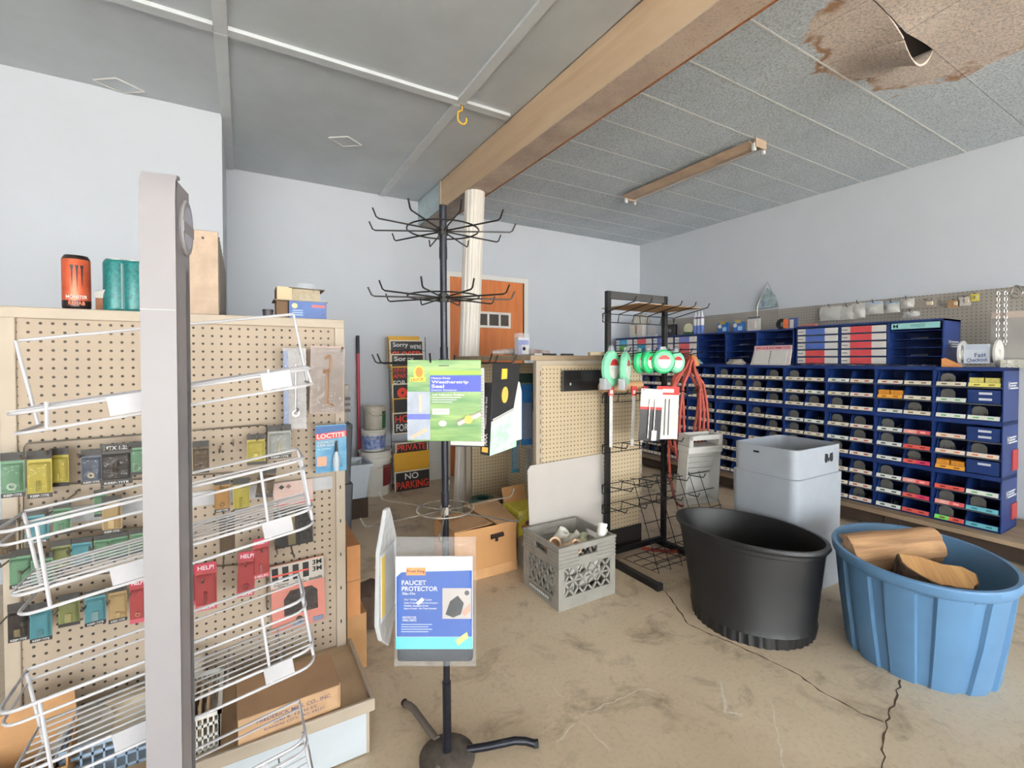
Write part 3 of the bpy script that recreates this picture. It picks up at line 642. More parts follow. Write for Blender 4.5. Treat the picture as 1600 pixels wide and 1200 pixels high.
def lattice_basket(name, label, px, m, z=SZ, w=.16, d=.2, h=.09):
    p = onz(*px, z); t = thing(name, label, 'basket', (p.x, p.y, z)); mb = MB()
    for zz in (0, h*.36, h*.68): mb.box((-.002, -.002, zz), (w+.002, .004, zz+.008)); mb.box((w-.004, 0, zz), (w+.002, d, zz+.008)); mb.box((-.002, 0, zz), (.004, d, zz+.008)); mb.box((0, d-.004, zz), (w, d+.002, zz+.008))
    n = 9
    for i in range(n+1): mb.box((w*i/n-.002, -.002, 0), (w*i/n+.002, .003, h)); mb.box((w*i/n-.002, d-.003, 0), (w*i/n+.002, d+.002, h))
    for i in range(11): mb.box((w-.003, d*i/10-.002, 0), (w+.002, d*i/10+.002, h)); mb.box((-.002, d*i/10-.002, 0), (.003, d*i/10+.002, h))
    mb.box((0, 0, 0), (w, d, .003)); mb.build('basket_wall', m, t)
    r = MB(); 
    for A, B in (((-.006, -.006), (w+.006, .004)), ((-.006, d-.004), (w+.006, d+.006)), ((-.006, -.006), (.004, d+.006)), ((w-.004, -.006), (w+.006, d+.006))): r.box((A[0], A[1], h-.006), (B[0], B[1], h+.004))
    r.build('rim', m, t); return t
t = lattice_basket('plastic_basket', 'white plastic lattice basket holding paper packets on base shelf', (262, 1195), mat('white_basket', (222, 220, 212), .4), w=.115, d=.2, h=.10)
for i in range(5): MB().box((.012+i*.018, .03, .01), (.018+i*.018, .16, .12-.006*i)).build('paper_packet', mat('kraft_packet', (196, 172, 140), .8), t)
t = lattice_basket('plastic_basket', 'pale blue plastic lattice basket at the front of base shelf', (90, 1235), mat('pale_blue_basket', (150, 172, 196), .4), w=.2, d=.16, h=.09)
def bag(name, label, cat, c, s, m, seed=1, rz=0, z0=None):
    rnd = random.Random(seed); t = thing(name, label, cat, c, rz); mb = MB(); n, k = 14, 8
    ph = [rnd.uniform(0, 6.28) for _ in range(8)]
    def fn(q, r, z): 
        f = 1+.14*math.sin(2*q+ph[0]+z*30/s[2])+.09*math.sin(5*q+ph[1])+.06*math.sin(9*q+ph[2]+z*60); return r*f*math.cos(q)*s[0], r*f*math.sin(q)*s[1]
    mb.lathe([(.75, 0), (1, .1*s[2]), (1.0, .35*s[2]), (.8, .6*s[2]), (.62, .8*s[2]), (.7, .95*s[2]), (.5, s[2])], 28, fn=fn, cap1=True)
    mb.build('bag_film', m, t, smooth=True); return t
cl2 = clear('cloudy_bag', (205, 196, 180), .55, .25)
p = onz(140, 1150, SZ); bag('plastic_bag', 'crumpled cloudy plastic bag of parts on base shelf', 'plastic bag', (p.x, 1.66, SZ), (.085, .05, .10), cl2, 4)
p = onz(195, 1120, SZ); bag('plastic_bag', 'tan crumpled plastic bag left of white post on base shelf', 'plastic bag', (p.x+.03, 1.68, SZ), (.075, .045, .11), clear('tan_bag', (206, 186, 156), .7, .3), 5)
p = onz(330, 1090, SZ); bag('plastic_bag', 'cloudy plastic bag against pegboard right of white post', 'plastic bag', (p.x-.05, 1.72, SZ), (.05, .045, .15), cl2, 6)
p = onz(60, 1190, SZ); t = thing('open_carton', 'open brown carton with raised flaps at left of base shelf', 'carton', (-.47, 1.56, SZ), rz=.1)
MB().box((-.09, -.07, 0), (.09, .07, .004)).build('carton_bottom', mCard, t)
for A, B in (((-.09, -.07, 0), (.09, -.066, .08)), ((-.09, .066, 0), (.09, .07, .1)), ((-.09, -.07, 0), (-.086, .07, .1)), ((.086, -.07, 0), (.09, .07, .1))): MB().box(A, B).build('carton_side', mCard, t)
MB().hexa([(-.09, .066, .1), (.09, .066, .1), (.09, .07, .1), (-.09, .07, .1), (-.08, .09, .16), (.08, .1, .17), (.08, .104, .17), (-.08, .094, .16)]).build('flap', mCard, t)
t = thing('shop_towel', 'folded blue paper packet on base shelf near white post', 'packet', (onz(215, 1090, SZ).x+.02, 1.73, SZ), rz=.2)
MB().hexa([(-.05, -.03, 0), (.05, -.03, 0), (.05, .03, 0), (-.05, .03, 0), (-.05, -.03, .03), (.05, -.03, .06), (.05, .03, .07), (-.05, .03, .04)]).build('packet_body', flat((120, 150, 190)), t, bev=.004)
# ------------------------------------------------------------------ white wire basket rack in front
PYr = 1.0
rk = thing('wire_basket_rack', 'white display rack with tilted wire baskets and curved-top post', 'display rack', (-.124, PYr, 0), rz=math.radians(-9))
mPost = mat('white_post_enamel', (138, 134, 137), .4, var=.02, spec=.35)
zt = 1.227+(562-266)/722*.80
prof = [(0, 0), (0, zt-.05), (.004, zt-.02), (.014, zt-.002), (.03, zt), (.03, zt-.006), (.018, zt-.01), (.01, zt-.03), (.008, zt-.06), (.008, 0)]
pw = .026
MB().prism([(y, z) for y, z in prof], -pw, pw, 'yz').build('post_front', mPost, rk, smooth=True)
MB().box((-pw, .004, 0), (-pw+.003, .085, zt-.03)).build('post_side', mPost, rk); MB().box((pw-.003, .004, 0), (pw, .085, zt-.012)).build('post_side', mPost, rk)
MB().box((-pw, .06, 0), (pw, .085, zt-.16)).build('post_core', mat('grey_post_core', (196, 196, 200), .4), rk)
MB().box((-pw, -.0008, 1.313), (pw, .0, 1.3145)).build('seam', flat((170, 168, 168)), rk)
ov = MB().lathe([(.036, 0), (.038, .004), (.036, .007)], 32, fn=lambda q, r, z: (r*math.cos(q)*.9, r*math.sin(q)*1.35), axis='x', c=(pw, .052, zt-.085), cap1=True).build('oval_badge', mPost, rk, smooth=True)
MB().lathe([(.028, .0065), (.028, .0075)], 32, fn=lambda q, r, z: (r*math.cos(q)*.9, r*math.sin(q)*1.35), axis='x', c=(pw, .052, zt-.085), cap1=True).build('badge_inset', flat((176, 176, 190)), rk)
MB().box((pw+.0066, .02, zt-.098), (pw+.0082, .084, zt-.078)).build('badge_band', mPost, rk)
MB().prism([(-.16, -.15), (.16, -.15), (.16, .25), (-.16, .25)], 0, .012, 'xy').build('foot_plate', mPost, rk, bev=.004)
TL = math.radians(8.8)
def basket(zs, zt_, first=False):
    B = bpy.data.objects.new('wire_basket', None)   # placeholder replaced by first wire mesh below
    X0, X1, Y0, Y1 = -.245, .235, 1.085-PYr, 1.225-PYr
    R = Matrix.Rotation(math.radians(9), 4, 'Z') @ Matrix.Rotation(-TL, 4, 'Y')
    hh = zt_-zs; r1 = .0032
    def rail(z, ya, yb, r, inset=0):     # rounded loop in plan
        rr = .03; pts = []
        pts += [Vector((X0+inset, yb-.0, z)), Vector((X0+inset, ya+rr, z))]+[Vector((X0+inset+rr-rr*math.cos(q), ya+rr-rr*math.sin(q), z)) for q in (.4, .8, 1.2, 1.57)]
        pts += [Vector((X1-inset-rr+rr*math.sin(q), ya+rr-rr*math.cos(q), z)) for q in (0, .4, .8, 1.2, 1.57)]+[Vector((X1-inset, yb, z))]
        return pts
    main = MB()
    def T_(pts): return [R @ Vector((p.x, p.y-.15, p.z-zs))+Vector((0, .15, zs)) for p in pts]
    main.tube(T_(rail(zs, Y0, Y1, r1)+[]), r1, 7, closed=True)
    o = main.build('basket', mWhiteWire, rk, smooth=True)
    def wire(pts, r, closed=False, name='wire', m=mWhiteWire): return MB().tube(T_(pts), r, 7, closed).build(name, m, o, smooth=True)
    for i in range(7): y = Y0+.012+(Y1-Y0-.02)*i/6; wire([Vector((X0+.006, y, zs+.004)), Vector((X1-.006, y, zs+.004))], .0018)
    for x in (-.19, -.06, .07, .17): wire([Vector((x, Y0, zs-.001)), Vector((x, Y1, zs-.001))], .0022, name='cross_wire')
    if first: wire([Vector((X0, Y1, zt_)), Vector((X1-.005, Y1, zt_))], .0034, name='rail')
    else:
        wire(rail(zt_, Y0, Y1, r1), r1, True, 'rail'); wire(rail(zt_-.022, Y0-.002, Y1+.002, r1), .0026, True, 'rail')
    wire(rail(zs-.034, Y0-.004, Y1, r1, .004), .003, False, 'lower_rail')
    for x in (X0+.05, X1-.09):
        wire([Vector((x, Y0-.003, zs-.034)), Vector((x+.006, Y0, zt_ if not first else zs+.012))], .003, name='upright_wire')
    for x, y in ((X1-.001, Y1-.01), (X1-.004, Y0+.03), (X0+.002, Y1-.01)): wire([Vector((x, y, zs-.034)), Vector((x-.004 if first else x, y, zt_ if (not first or y > Y0+.05) else zs))], .0032, name='upright_wire')
    for x0, x1 in ((-.11, -.05), (.135, .19)):
        q = [R @ Vector((xx, Y0-.006-.15, zz-zs))+Vector((0, .15, zs)) for xx, zz in ((x0, zs-.03), (x1, zs-.03), (x1, zs+.004), (x0, zs+.004))]
        q2 = [p+Vector((0, .002, 0)) for p in q]
        MB().hexa(q+q2).build('price_holder', mat('price_holder_plastic', (178, 177, 180), .4), o)
    bpy.data.objects.remove(B)
basket(1.172, 1.302, True)
for zs in (.865, .56, .25): basket(zs, zs+.112)
# ------------------------------------------------------------------ black spinner rack
SX, SY = .535, 1.310
sp = thing('spinner_rack', 'black pole spinner rack with radiating wire hooks and pipe feet', 'display rack', (SX, SY, 0))
mPole = mat('worn_navy_pole', (40, 42, 52), .35, .5, var=.25, vs=25)
ln = -.010   # slight lean
def pz(z): return Vector((ln*(z/1.69), 0, z))
MB().tube([pz(.0), pz(.24)], .0135, 14).build('pole_socket', mPole, sp, smooth=True)
for a, b, r in ((.02, .78, .0105), (.78, 1.23, .0105), (1.23, 1.53, .0105), (1.53, 1.69, .0115)): MB().tube([pz(a), pz(b)], r, 14).build('pole', mPole, sp, smooth=True)
for z in (.4, .79, 1.23, 1.53): MB().tube([pz(z), pz(z+.035)], .0122, 14).build('collar', mPole, sp, smooth=True)
MB().lathe([(.085, .0), (.085, .012), (.07, .022), (.02, .026)], 28, cap1=True).build('base_plate', mat('dusty_base', (92, 84, 76), .8, var=.3, vs=30), sp, smooth=True)
for k, ang in enumerate((-22, 100, 218)):
    q = math.radians(ang); d = Vector((math.cos(q), math.sin(q), 0))
    o = MB().tube([d*.06+Vector((0, 0, .02)), d*.12+Vector((0, 0, .022)), d*.21+Vector((0, 0, .03)), d*.245+Vector((0, 0, .024)), d*.275+Vector((0, 0, .012))], .0115, 10).build('foot', mPole if k == 0 else mat('dusty_pipe', (104, 96, 88), .7), sp, smooth=True)
    MB().tube([d*.27+Vector((0, 0, .0125)), d*.285+Vector((0, 0, .0125))], .0122, 10).build('foot_cap', mInk, o)
def tier(z, m, n=10, a0=0, ringr=.107, L=.213, rw=.0024):
    c = pz(z); o = MB().tube(arc(c+Vector((0, 0, .004)), ringr, 0, 2*math.pi*.9999, 40, (1, 0, 0), (0, 1, 0))[:-1], rw, 6, True).build('tier_ring', m, sp, smooth=True)
    MB().tube([c-Vector((0, 0, .012)), c+Vector((0, 0, .012))], .0155, 12).build('hub', m, o)
    for k in range(n):
        q = a0+2*math.pi*k/n; d = Vector((math.cos(q), math.sin(q), 0))
        MB().tube([c+d*.012, c+d*(L-.012), c+d*(L-.004)+Vector((0, 0, .004)), c+d*(L+.006)+Vector((0, 0, .026))], rw, 6).build('hook_arm', m, o, smooth=True)
base_a = -YAW
tier(1.613, mWire, 10, base_a+.05); tier(1.413, mWire, 10, base_a+.2); tier(1.217, mWire, 8, base_a-.02, .09)
tier(.769, mChrome, 6, base_a+math.radians(-25), .085, .25)
# packs on the spinner
def facing(u, v, depth): p = atd(u, v, depth); return p
def panel_thing(name, label, cat, u, v, depth, wpx, hpx, rz, th=.003, m=mPaper, group=None):
    c = atd(u, v, depth); w, h = wpx*depth/F, hpx*depth/F
    t = thing(name, label, cat, (c.x, c.y, c.z-h/2), rz=rz, group=group)
    MB().box((-w/2, 0, 0), (w/2, th, h)).build('backing_card', m, t, bev=.0008)
    return t, w, h
YZ = -YAW
def greenmat():
    m = bpy.data.materials.new('green_streak_print'); m.use_nodes = True; g = N(m); p = g.n['Principled BSDF']
    mp = g.new('ShaderNodeMapping'); mp.inputs['Rotation'].default_value = (0, math.radians(35), 0); mp.inputs['Scale'].default_value = (6, 1, 55); g.l.new(g.obj(), mp.inputs[0])
    f = g.ramp(g.noise(mp.outputs[0], 1, 3), .3, .7); g.l.new(g.mix(f, lin((52, 110, 56)), lin((136, 162, 92))), p.inputs['Base Color']); p.inputs['Roughness'].default_value = .35; return m
t, w, h = panel_thing('weatherstrip_pack', 'green Heavy-Duty Weatherstrip Seal card hanging on the black spinner', 'packaged goods', 694, 626, 1.19, 115, 127, YZ, m=greenmat(), th=.004, group='packs on the spinner')
x0 = -w*.19
MB().box((x0, -.0012, h*.61), (w/2, 0, h*.81)).build('blue_panel', flat((58, 72, 172)), t)
MB().box((x0, -.0012, h*.82), (w/2, 0, h*.87)).build('lime_strip', flat((150, 208, 70)), t)
MB().box((-w/2, -.0012, 0.004), (x0, 0, h*.61)).build('photo_strip', mat('pale_photo_strip', (160, 168, 182), .4, var=.15, vs=25), t)
MB().box((-w/2, -.0018, h*.27), (x0, 0, h*.335)).build('caption_strip', flat((86, 96, 172)), t)
MB().box((-w*.34, -.0018, h*.36), (-w*.30, 0, h*.58)).build('hand_picture', flat((222, 186, 160)), t); MB().prism([(-w*.46, h*.06), (-w*.24, h*.17), (-w*.22, h*.13), (-w*.44, h*.03)], -.0018, 0, 'xz').build('hand_picture', flat((216, 170, 140)), t)
MB().lathe([(.016, -.002), (.016, 0)], 24, (-w*.34, 0, h*.83), axis='y', cap1=True, fn=lambda q, r, z: (r*.85*math.cos(q), r*1.3*math.sin(q))).build('logo_oval', flat((240, 214, 80)), t)
MB().lathe([(.012, -.003), (.012, 0)], 24, (-w*.335, 0, h*.85), axis='y', cap1=True, fn=lambda q, r, z: (r*.8*math.cos(q), r*1.1*math.sin(q))).build('logo_oval', flat((226, 122, 40)), t)
MB().box((-w*.46, -.0032, h*.735), (-w*.25, 0, h*.785)).build('logo_band', flat((240, 214, 80)), t)
txt(t, 'DUCK', (-w*.355, -.0036, h*.76), (1, 0, .1), (-.1, 0, 1), w*.18, h*.035, flat((214, 60, 40)), .03)
for s, z, ww, hh in (('Heavy-Duty', .775, .26, .03), ('Weatherstrip', .725, .50, .048), ('Seal', .678, .17, .042)): txt(t, s, (x0+w*(.02+ww/2), -.002, h*z), (1, 0, 0), (0, 0, 1), w*ww, h*hh, mWhiteInk, .02)
txt(t, 'Exterior Resistance', (x0+w*.19, -.002, h*.632), (1, 0, 0), (0, 0, 1), w*.34, h*.022, flat((200, 210, 240)))
txt(t, 'Self Adhesive Rubber', (x0+w*.25, -.002, h*.575), (1, 0, 0), (0, 0, 1), w*.44, h*.028, mWhiteInk)
for i in range(3): MB().box((x0+w*.03, -.0014, h*(.535-.028*i)), (x0+w*(.42-.06*i), 0, h*(.543-.028*i))).build('print_line', mWhiteInk, t)
MB().box((x0+w*.03, -.0016, h*.33), (x0+w*.26, 0, h*.40)).build('size_box', flat((238, 238, 228)), t); MB().box((x0+w*.05, -.002, h*.365), (x0+w*.23, -.0014, h*.375)).build('print_line', flat((150, 160, 120)), t)
MB().tube([(x0+w*.38, -.004, h*.22), (w*.5, -.004, h*.34)], .007, 12).build('seal_picture', flat((214, 196, 196)), t)
MB().lathe([(.0105, -.0125), (.0105, -.008)], 20, (w*.335, 0, h*.275), axis='y', cap1=True).build('price_sticker', flat((244, 214, 96)), t)
MB().lathe([(.01, -.0016), (.01, 0)], 20, (x0+w*.17, 0, h*.22), axis='y', cap1=True, fn=lambda q, r, z: (r*math.cos(q), r*.75*math.sin(q))).build('oval_print', flat((230, 226, 214)), t)
MB().box((-.013, -.003, h*.925), (.013, -.001, h*.935)).build('hang_slot', mInk, t)
t, w, h = panel_thing('weatherstrip_pack', 'white backed card with fine print behind the green weatherstrip card', 'packaged goods', 730, 636, 1.235, 54, 122, YZ-.12, group='packs on the spinner')
for i in range(22): MB().box((-w*.1, -.001, h*(.06+.04*i)), (w*.48, 0, h*(.066+.04*i))).build('print_line', flat((150, 150, 150)), t)
MB().box((-w/2, -.0, -.002), (w/2, .02, .002)).build('bottom_fold', mInk, t)
# black box pack seen from its edge
c = atd(765, 642, 1.30); bw, bh, bt_ = .16, .205, .032
t = thing('boxed_seal', 'black narrow box with green and white face, hung right of spinner', 'packaged goods', (c.x, c.y, c.z-bh*.62), rz=YZ+math.radians(62), group='packs on the spinner', rot=(math.radians(3), 0, YZ+math.radians(62)))
MB().box((0, 0, 0), (bw, bt_, bh)).build('box_body', flat((40, 40, 42), .35), t, bev=.001)
MB().prism([(0, 0), (bw, 0), (bw, bh*.55), (0, bh*.42)], -.001, 0, 'xz').build('green_face', mat('pale_green_print', (176, 226, 190), .35, var=.2, vs=30, var2=(232, 238, 240)), t)
MB().prism([(0, bh*.42), (bw, bh*.55), (bw, bh*.60), (0, bh*.47)], -.0012, 0, 'xz').build('white_stripe', mWhiteInk, t)
MB().lathe([(.02, -.002), (.02, 0)], 20, (bw*.45, 0, bh*.82), axis='y', cap1=True, fn=lambda q, r, z: (r*.9*math.cos(q), r*1.2*math.sin(q))).build('logo_oval', flat((236, 190, 90)), t)
txt(t, 'MAX', (-.0012, bt_*.5, bh*.22), (0, 0, 1), (0, 1, 0), bh*.17, bt_*.4, mWhiteInk, .03); txt(t, 'Weatherstrip Seal', (-.0012, bt_*.55, bh*.58), (0, 0, 1), (0, 1, 0), bh*.45, bt_*.3, mWhiteInk)
MB().prism([(bw*.05, bh*.485), (bw*.9, bh*.595), (bw*.9, bh*.615), (bw*.05, bh*.505)], -.0016, 0, 'xz').build('print_line', mWhiteInk, t)
MB().box((-.0015, bt_*.2, bh*.04), (0, bt_*.8, bh*.11)).build('logo_oval', flat((236, 176, 80)), t)
MB().box((0, 0, bh), (bw, .003, bh+.055)).build('hang_tab', flat((40, 40, 42), .35), t)
MB().box((bw*.3, -.001, bh+.01), (bw*.5, 0, bh+.04)).build('yellow_tag', flat((232, 196, 70)), t)
c = atd(805, 628, 1.42); t = thing('card_pack', 'white curved-top backing card behind the black box on spinner', 'packaged goods', (c.x, c.y, c.z-.12), rz=YZ+math.radians(52), group='packs on the spinner')
MB().prism([(-.034, 0), (.034, 0), (.034, .15), (.024, .18), (.0, .19), (-.024, .18), (-.034, .15)], 0, .012, 'xz').build('backing_card', mWhitePl, t, bev=.001)
# faucet protector bag
c = atd(680, 940, 1.16); bw, bh = 128*1.16/F, 204*1.16/F
t = thing('faucet_cover_bag', 'bagged blue FAUCET PROTECTOR with clear plastic edges on spinner', 'packaged goods', (c.x, c.y, c.z-bh/2), rz=YZ, group='bags on the lower spinner hooks')
mb = MB(); nx, nz = 12, 16; vs = []
for sgn in (-1, 1):
    for i in range(nx+1):
        for j in range(nz+1):
            x, z = bw*(i/nx-.5), bh*j/nz
            th = .026*min(1, 5*(1-abs(i/nx*2-1)))*min(1, 9*min(j/nz, max(0, .93-j/nz))); vs.append((x+random.uniform(-.002, .002), sgn*(th+.001)+random.uniform(-.001, .001), z))
k = (nx+1)*(nz+1); fs = []
for b_ in (0, k):
    for i in range(nx):
        for j in range(nz): q = b_+i*(nz+1)+j; fs.append((q, q+1, q+nz+2, q+nz+1))
mb.add(vs, fs).build('plastic_bag', clear('glossy_bag', (240, 244, 248), .10, .05), t, smooth=True)
iw, ih = bw*.46, bh*.80
MB().box((-iw, -.012, bh*.05), (iw, .014, bh*.84)).build('foam_cover', mat('black_foam', (44, 48, 56), .9, bump=.3, bs=90), t, bev=.008)
z0, z1 = bh*.165, bh*.87
MB().box((-iw*1.01, -.0165, z0), (iw*1.01, -.0125, z1)).build('insert_card', mWhitePl, t, bev=.001)
H2 = z1-z0
def rr(x0, x1, a, b, y, name, m): MB().box((x0*iw, y, z0+H2*a), (x1*iw, y+.0005, z0+H2*b)).build(name, m, t)
mFB = flat((22, 78, 164), .35)
MB().prism([(-.98*iw, z0+H2*.135), (.99*iw, z0+H2*.135), (.99*iw, z0+H2*.85), (-.85*iw, z0+H2*.83), (-.98*iw, z0+H2*.78)], -.0172, -.0166, 'xz').build('blue_field', mFB, t)
rr(-1, 1, .0, .13, -.0172, 'cyan_band', flat((92, 198, 214), .35)); rr(-.72, -.22, .80, .88, -.0178, 'orange_tab', flat((236, 140, 60)))
txt(t, 'Frost King', (-.47*iw, -.0182, z0+H2*.84), (1, 0, 0), (0, 0, 1), iw*.46, H2*.04, flat((70, 26, 12)), .03)
for s, z, xx, ww, hh in (('FAUCET', .72, -.52, .64, .05), ('PROTECTOR', .655, -.37, .94, .05), ('Slip-On', .60, -.66, .34, .032), ('7½" Wide   9½" Long', .535, -.42, .72, .026), ('Helps Protect Faucet from Freezing', .50, -.34, .88, .022), ('Flexible, Insulated Cover', .47, -.46, .64, .022), ('Easy to Install - No Tools Needed', .44, -.36, .84, .022), ('PROTECTOR', .345, -.64, .36, .024), ('PARA GRIFO', .315, -.64, .36, .024)): txt(t, s, (xx*iw, -.0182, z0+H2*z), (1, 0, 0), (0, 0, 1), iw*ww, H2*hh, mWhiteInk, .02)
for i in range(4): rr(-.86, -.05-.1*(i % 2), .265-.026*i, .272-.026*i, -.0178, 'print_line', flat((190, 206, 232)))
rr(.22, .97, .33, .66, -.0178, 'photo_inset', flat((186, 178, 172)))
MB().prism([(.3*iw, z0+H2*.38), (.42*iw, z0+H2*.52), (.62*iw, z0+H2*.58), (.78*iw, z0+H2*.5), (.7*iw, z0+H2*.38), (.5*iw, z0+H2*.345)], -.0186, -.0176, 'xz').build('photo_cover', mInk, t)
MB().prism([(.72*iw, z0+H2*.40), (.95*iw, z0+H2*.50), (.95*iw, z0+H2*.42), (.8*iw, z0+H2*.36)], -.0187, -.0177, 'xz').build('photo_hand', flat((208, 150, 128)), t)
MB().lathe([(.006, -.0188), (.006, -.0178)], 14, (.86*iw, 0, z0+H2*.61), axis='y', cap1=True).build('photo_tap', flat((70, 66, 64)), t)
MB().prism([(.56*iw, z0+H2*.10), (.86*iw, z0+H2*.19), (.9*iw, z0+H2*.13), (.62*iw, z0+H2*.04)], -.0188, -.0178, 'xz').build('lime_badge', flat((196, 220, 120)), t)
MB().boxm((.02, .0006, .009), Matrix.Translation((-.36*iw, -.0187, z0+H2*.52)) @ Matrix.Rotation(-.7, 4, 'Y')).build('loose_sticker', mWhiteInk, t)
# second bag hanging edge-on
c = atd(604, 902, 1.22); bh = 216*1.22/F
t = thing('faucet_cover_bag', 'white and yellow plastic bag seen edge-on, left on spinner', 'packaged goods', (c.x, c.y, c.z-bh/2), rz=YZ+math.radians(84), group='bags on the lower spinner hooks')
mb = MB(); P = [(-.0, .0), (-.05, .12), (-.07, .25), (-.065, .5), (-.06, .75), (-.03, .9), (-.012, 1.0), (.012, 1.0), (.03, .92), (.06, .75), (.065, .4), (.05, .15)]
mb.prism([(x, z*bh) for x, z in P], -.006, .006, 'xz').build('plastic_bag', clear('pale_bag', (226, 228, 230), .55, .1), t, bev=.003)
MB().box((-.055, -.0075, bh*.25), (.05, -.0062, bh*.72)).build('insert_card', mat('pale_insert', (224, 226, 232), .4), t); MB().box((-.055, -.0085, bh*.28), (-.03, -.0074, bh*.7)).build('yellow_print', flat((236, 206, 110)), t)
# ------------------------------------------------------------------ back-left corner: signs, buckets, pole, totes
sr = thing('sign_rack', 'thin black wire rack of stacked signs leaning on the back wall', 'sign rack', (1.38, 4.42, 0))
def sg(u, v, Y=4.33): p = ony(u, v, Y); return Vector((p.x-1.38, Y-4.42, p.z))
for u in (606, 664): MB().tube([sg(u, 527), sg(u+8, 768)], .0035, 6).build('rack_wire', mWire, sr)
MB().tube([sg(640, 600), sg(643, 768)], .003, 6).build('rack_wire', mWire, sr)
for v in (548, 580, 610, 640, 690, 720, 748, 765): MB().tube([sg(606+(v-527)*.033, v), sg(664+(v-527)*.033, v)], .0025, 6).build('rack_wire', mWire, sr)
mYel = mat('yellow_sign', (214, 160, 40), .5, var=.05); 
def sign(px, Y, label, m, texts=(), border=None, tilt=-3):
    t, w, h = card('shop_sign', label, 'sign', px, Y, 0, tilt*.3, th=.004, m=border or m, group='signs in the wire rack')
    if border: MB().box((-w+.012, -.001, .012), (w-.006, 0, h-.012)).build('sign_field', m, t)
    for s, x, z, ww, hh, mm in texts: txt(t, s, (w*x, -.002, h*z), (1, 0, 0), (0, 0, 1), 2*w*ww, h*hh, mm, .015)
    return t, w, h
mBk = flat((28, 26, 26)); mOr = flat((224, 62, 34)); bor = flat((226, 214, 190))
sign((606, 526, 656, 575), 4.40, 'yellow sign at the top back of the rack', mYel, ())
sign((609, 532, 661, 572), 4.38, "black SORRY WE'RE CLOSED sign at rack top", mBk, (('Sorry', -.35, .8, .45, .22, mWhiteInk), ("WE'RE", .55, .74, .35, .16, mWhiteInk), ('CLOSED', 0, .42, .9, .3, mOr)), bor)
sign((611, 553, 662, 592), 4.36, 'black SORRY sign second from rack top', mBk, (('Sorry', -.2, .78, .6, .24, mWhiteInk), ('CLOSED', 0, .36, .9, .3, mOr)), bor)
sign((612, 572, 664, 608), 4.34, 'black APARTMENT FOR RENT sign in rack', mBk, (('APARTMENT', .0, .82, .9, .2, mOr), ('APARTMENT', 0, .58, .9, .2, mOr), ('FOR RENT', 0, .25, .9, .26, mWhiteInk)), mYel)
t, w, h = sign((613, 598, 665, 632), 4.32, 'black sign with a red round mark in rack', mBk, (), bor)
MB().lathe([(.05, -.002), (.05, -.001)], 24, (-w*.4, 0, h*.55), axis='y', cap1=True).build('red_disc', mOr, t); MB().lathe([(.012, -.003), (.012, -.001)], 12, (-w*.4, 0, h*.55), axis='y', cap1=True).build('disc_centre', mBk, t)
sign((614, 620, 666, 655), 4.30, 'black sign with two red strokes in rack', mBk, (('II', .1, .62, .12, .3, mOr),), mYel)
sign((614, 642, 667, 679), 4.28, 'black HOUSE FOR RENT sign in rack', mBk, (('HOUSE', 0, .7, .86, .34, mOr), ('FOR RENT', .05, .3, .86, .34, mWhiteInk)), bor)
sign((618, 688, 668, 722), 4.28, 'black PRIVATE DRIVE sign below the rack gap', mBk, (('PRIVATE', 0, .72, .9, .34, mOr), ('DRIVE', 0, .28, .7, .3, mOr)), bor)
sign((616, 703, 671, 740), 4.25, 'plain yellow sign above the no parking sign', mYel)
sign((617, 731, 672, 771), 4.22, 'black NO PARKING sign at the rack bottom', mBk, (('NO', -.05, .74, .38, .3, mWhiteInk), ('PARKING', 0, .33, .9, .36, mOr)), bor)
def bucket(name, label, cat, c, r, h, m, band=None, group=None, bail=True):
    t = thing(name, label, cat, c, group=group)
    MB().lathe([(r*.86, 0), (r*.9, .01), (r*.97, h*.8), (r*1.03, h*.805), (r*1.03, h*.86), (r*.98, h*.865), (r*1.0, h-.012), (r*1.03, h-.012), (r*1.03, h), (r*.9, h), (r*.9, h-.012)], 32, cap1=True).build('bucket_body', m, t, smooth=True)
    if band: MB().lathe([(r*.90+.002, h*.1), (r*.955+.002, h*.72)], 32, cap0=False).build('label_band', band, t, smooth=True)
    if bail: MB().tube(arc((0, -r*.95, h*.82), r*.75, math.pi, 2*math.pi, 12, (1, 0, 0), (0, .25, .6)), .003, 6).build('bail_handle', mHook, t, smooth=True)
    return t
b0 = onz(592, 776); b0.z = 0
t = bucket('bucket', 'large white plastic bucket with maroon label on the floor', 'bucket', (b0.x, b0.y+.13, 0), .145, .40, mat('white_bucket', (220, 216, 206), .45, var=.05), group='stacked pails')
mb = MB(); fs = []; r = .137
for i in range(7):
    a = math.radians(-75+i*9); mb.v += [(r*1.02*math.cos(a), r*1.02*math.sin(a), .09), (r*1.04*math.cos(a), r*1.04*math.sin(a), .28)]
for i in range(6): mb.f.append([2*i, 2*i+2, 2*i+3, 2*i+1]); mb.m.append(0)
mb.build('maroon_label', flat((120, 44, 48)), t)
t = bucket('pail', 'small white pail with blue label on top of the bucket', 'bucket', (b0.x-.01, b0.y+.13, .40), .108, .195, mat('white_bucket', (220, 216, 206)), mat('blue_label', (56, 84, 168), .4, var=.3, vs=30, var2=(200, 210, 230)), group='stacked pails')
t = bucket('paint_can', 'paint can with green side label at top of the pail stack', 'paint can', (b0.x, b0.y+.13, .595), .095, .205, mat('paint_can_label', (206, 198, 182), .5), None, group='stacked pails')
mb = MB(); r = .0945
for i in range(6):
    a = math.radians(-62+i*12); mb.v += [(r*1.0*math.cos(a), r*1.0*math.sin(a), .01), (r*1.02*math.cos(a), r*1.02*math.sin(a), .17)]
for i in range(5): mb.f.append([2*i, 2*i+2, 2*i+3, 2*i+1]); mb.m.append(0 if i > 2 else 1)
mb.build('side_label', [flat((88, 66, 42)), flat((52, 104, 62))], t)
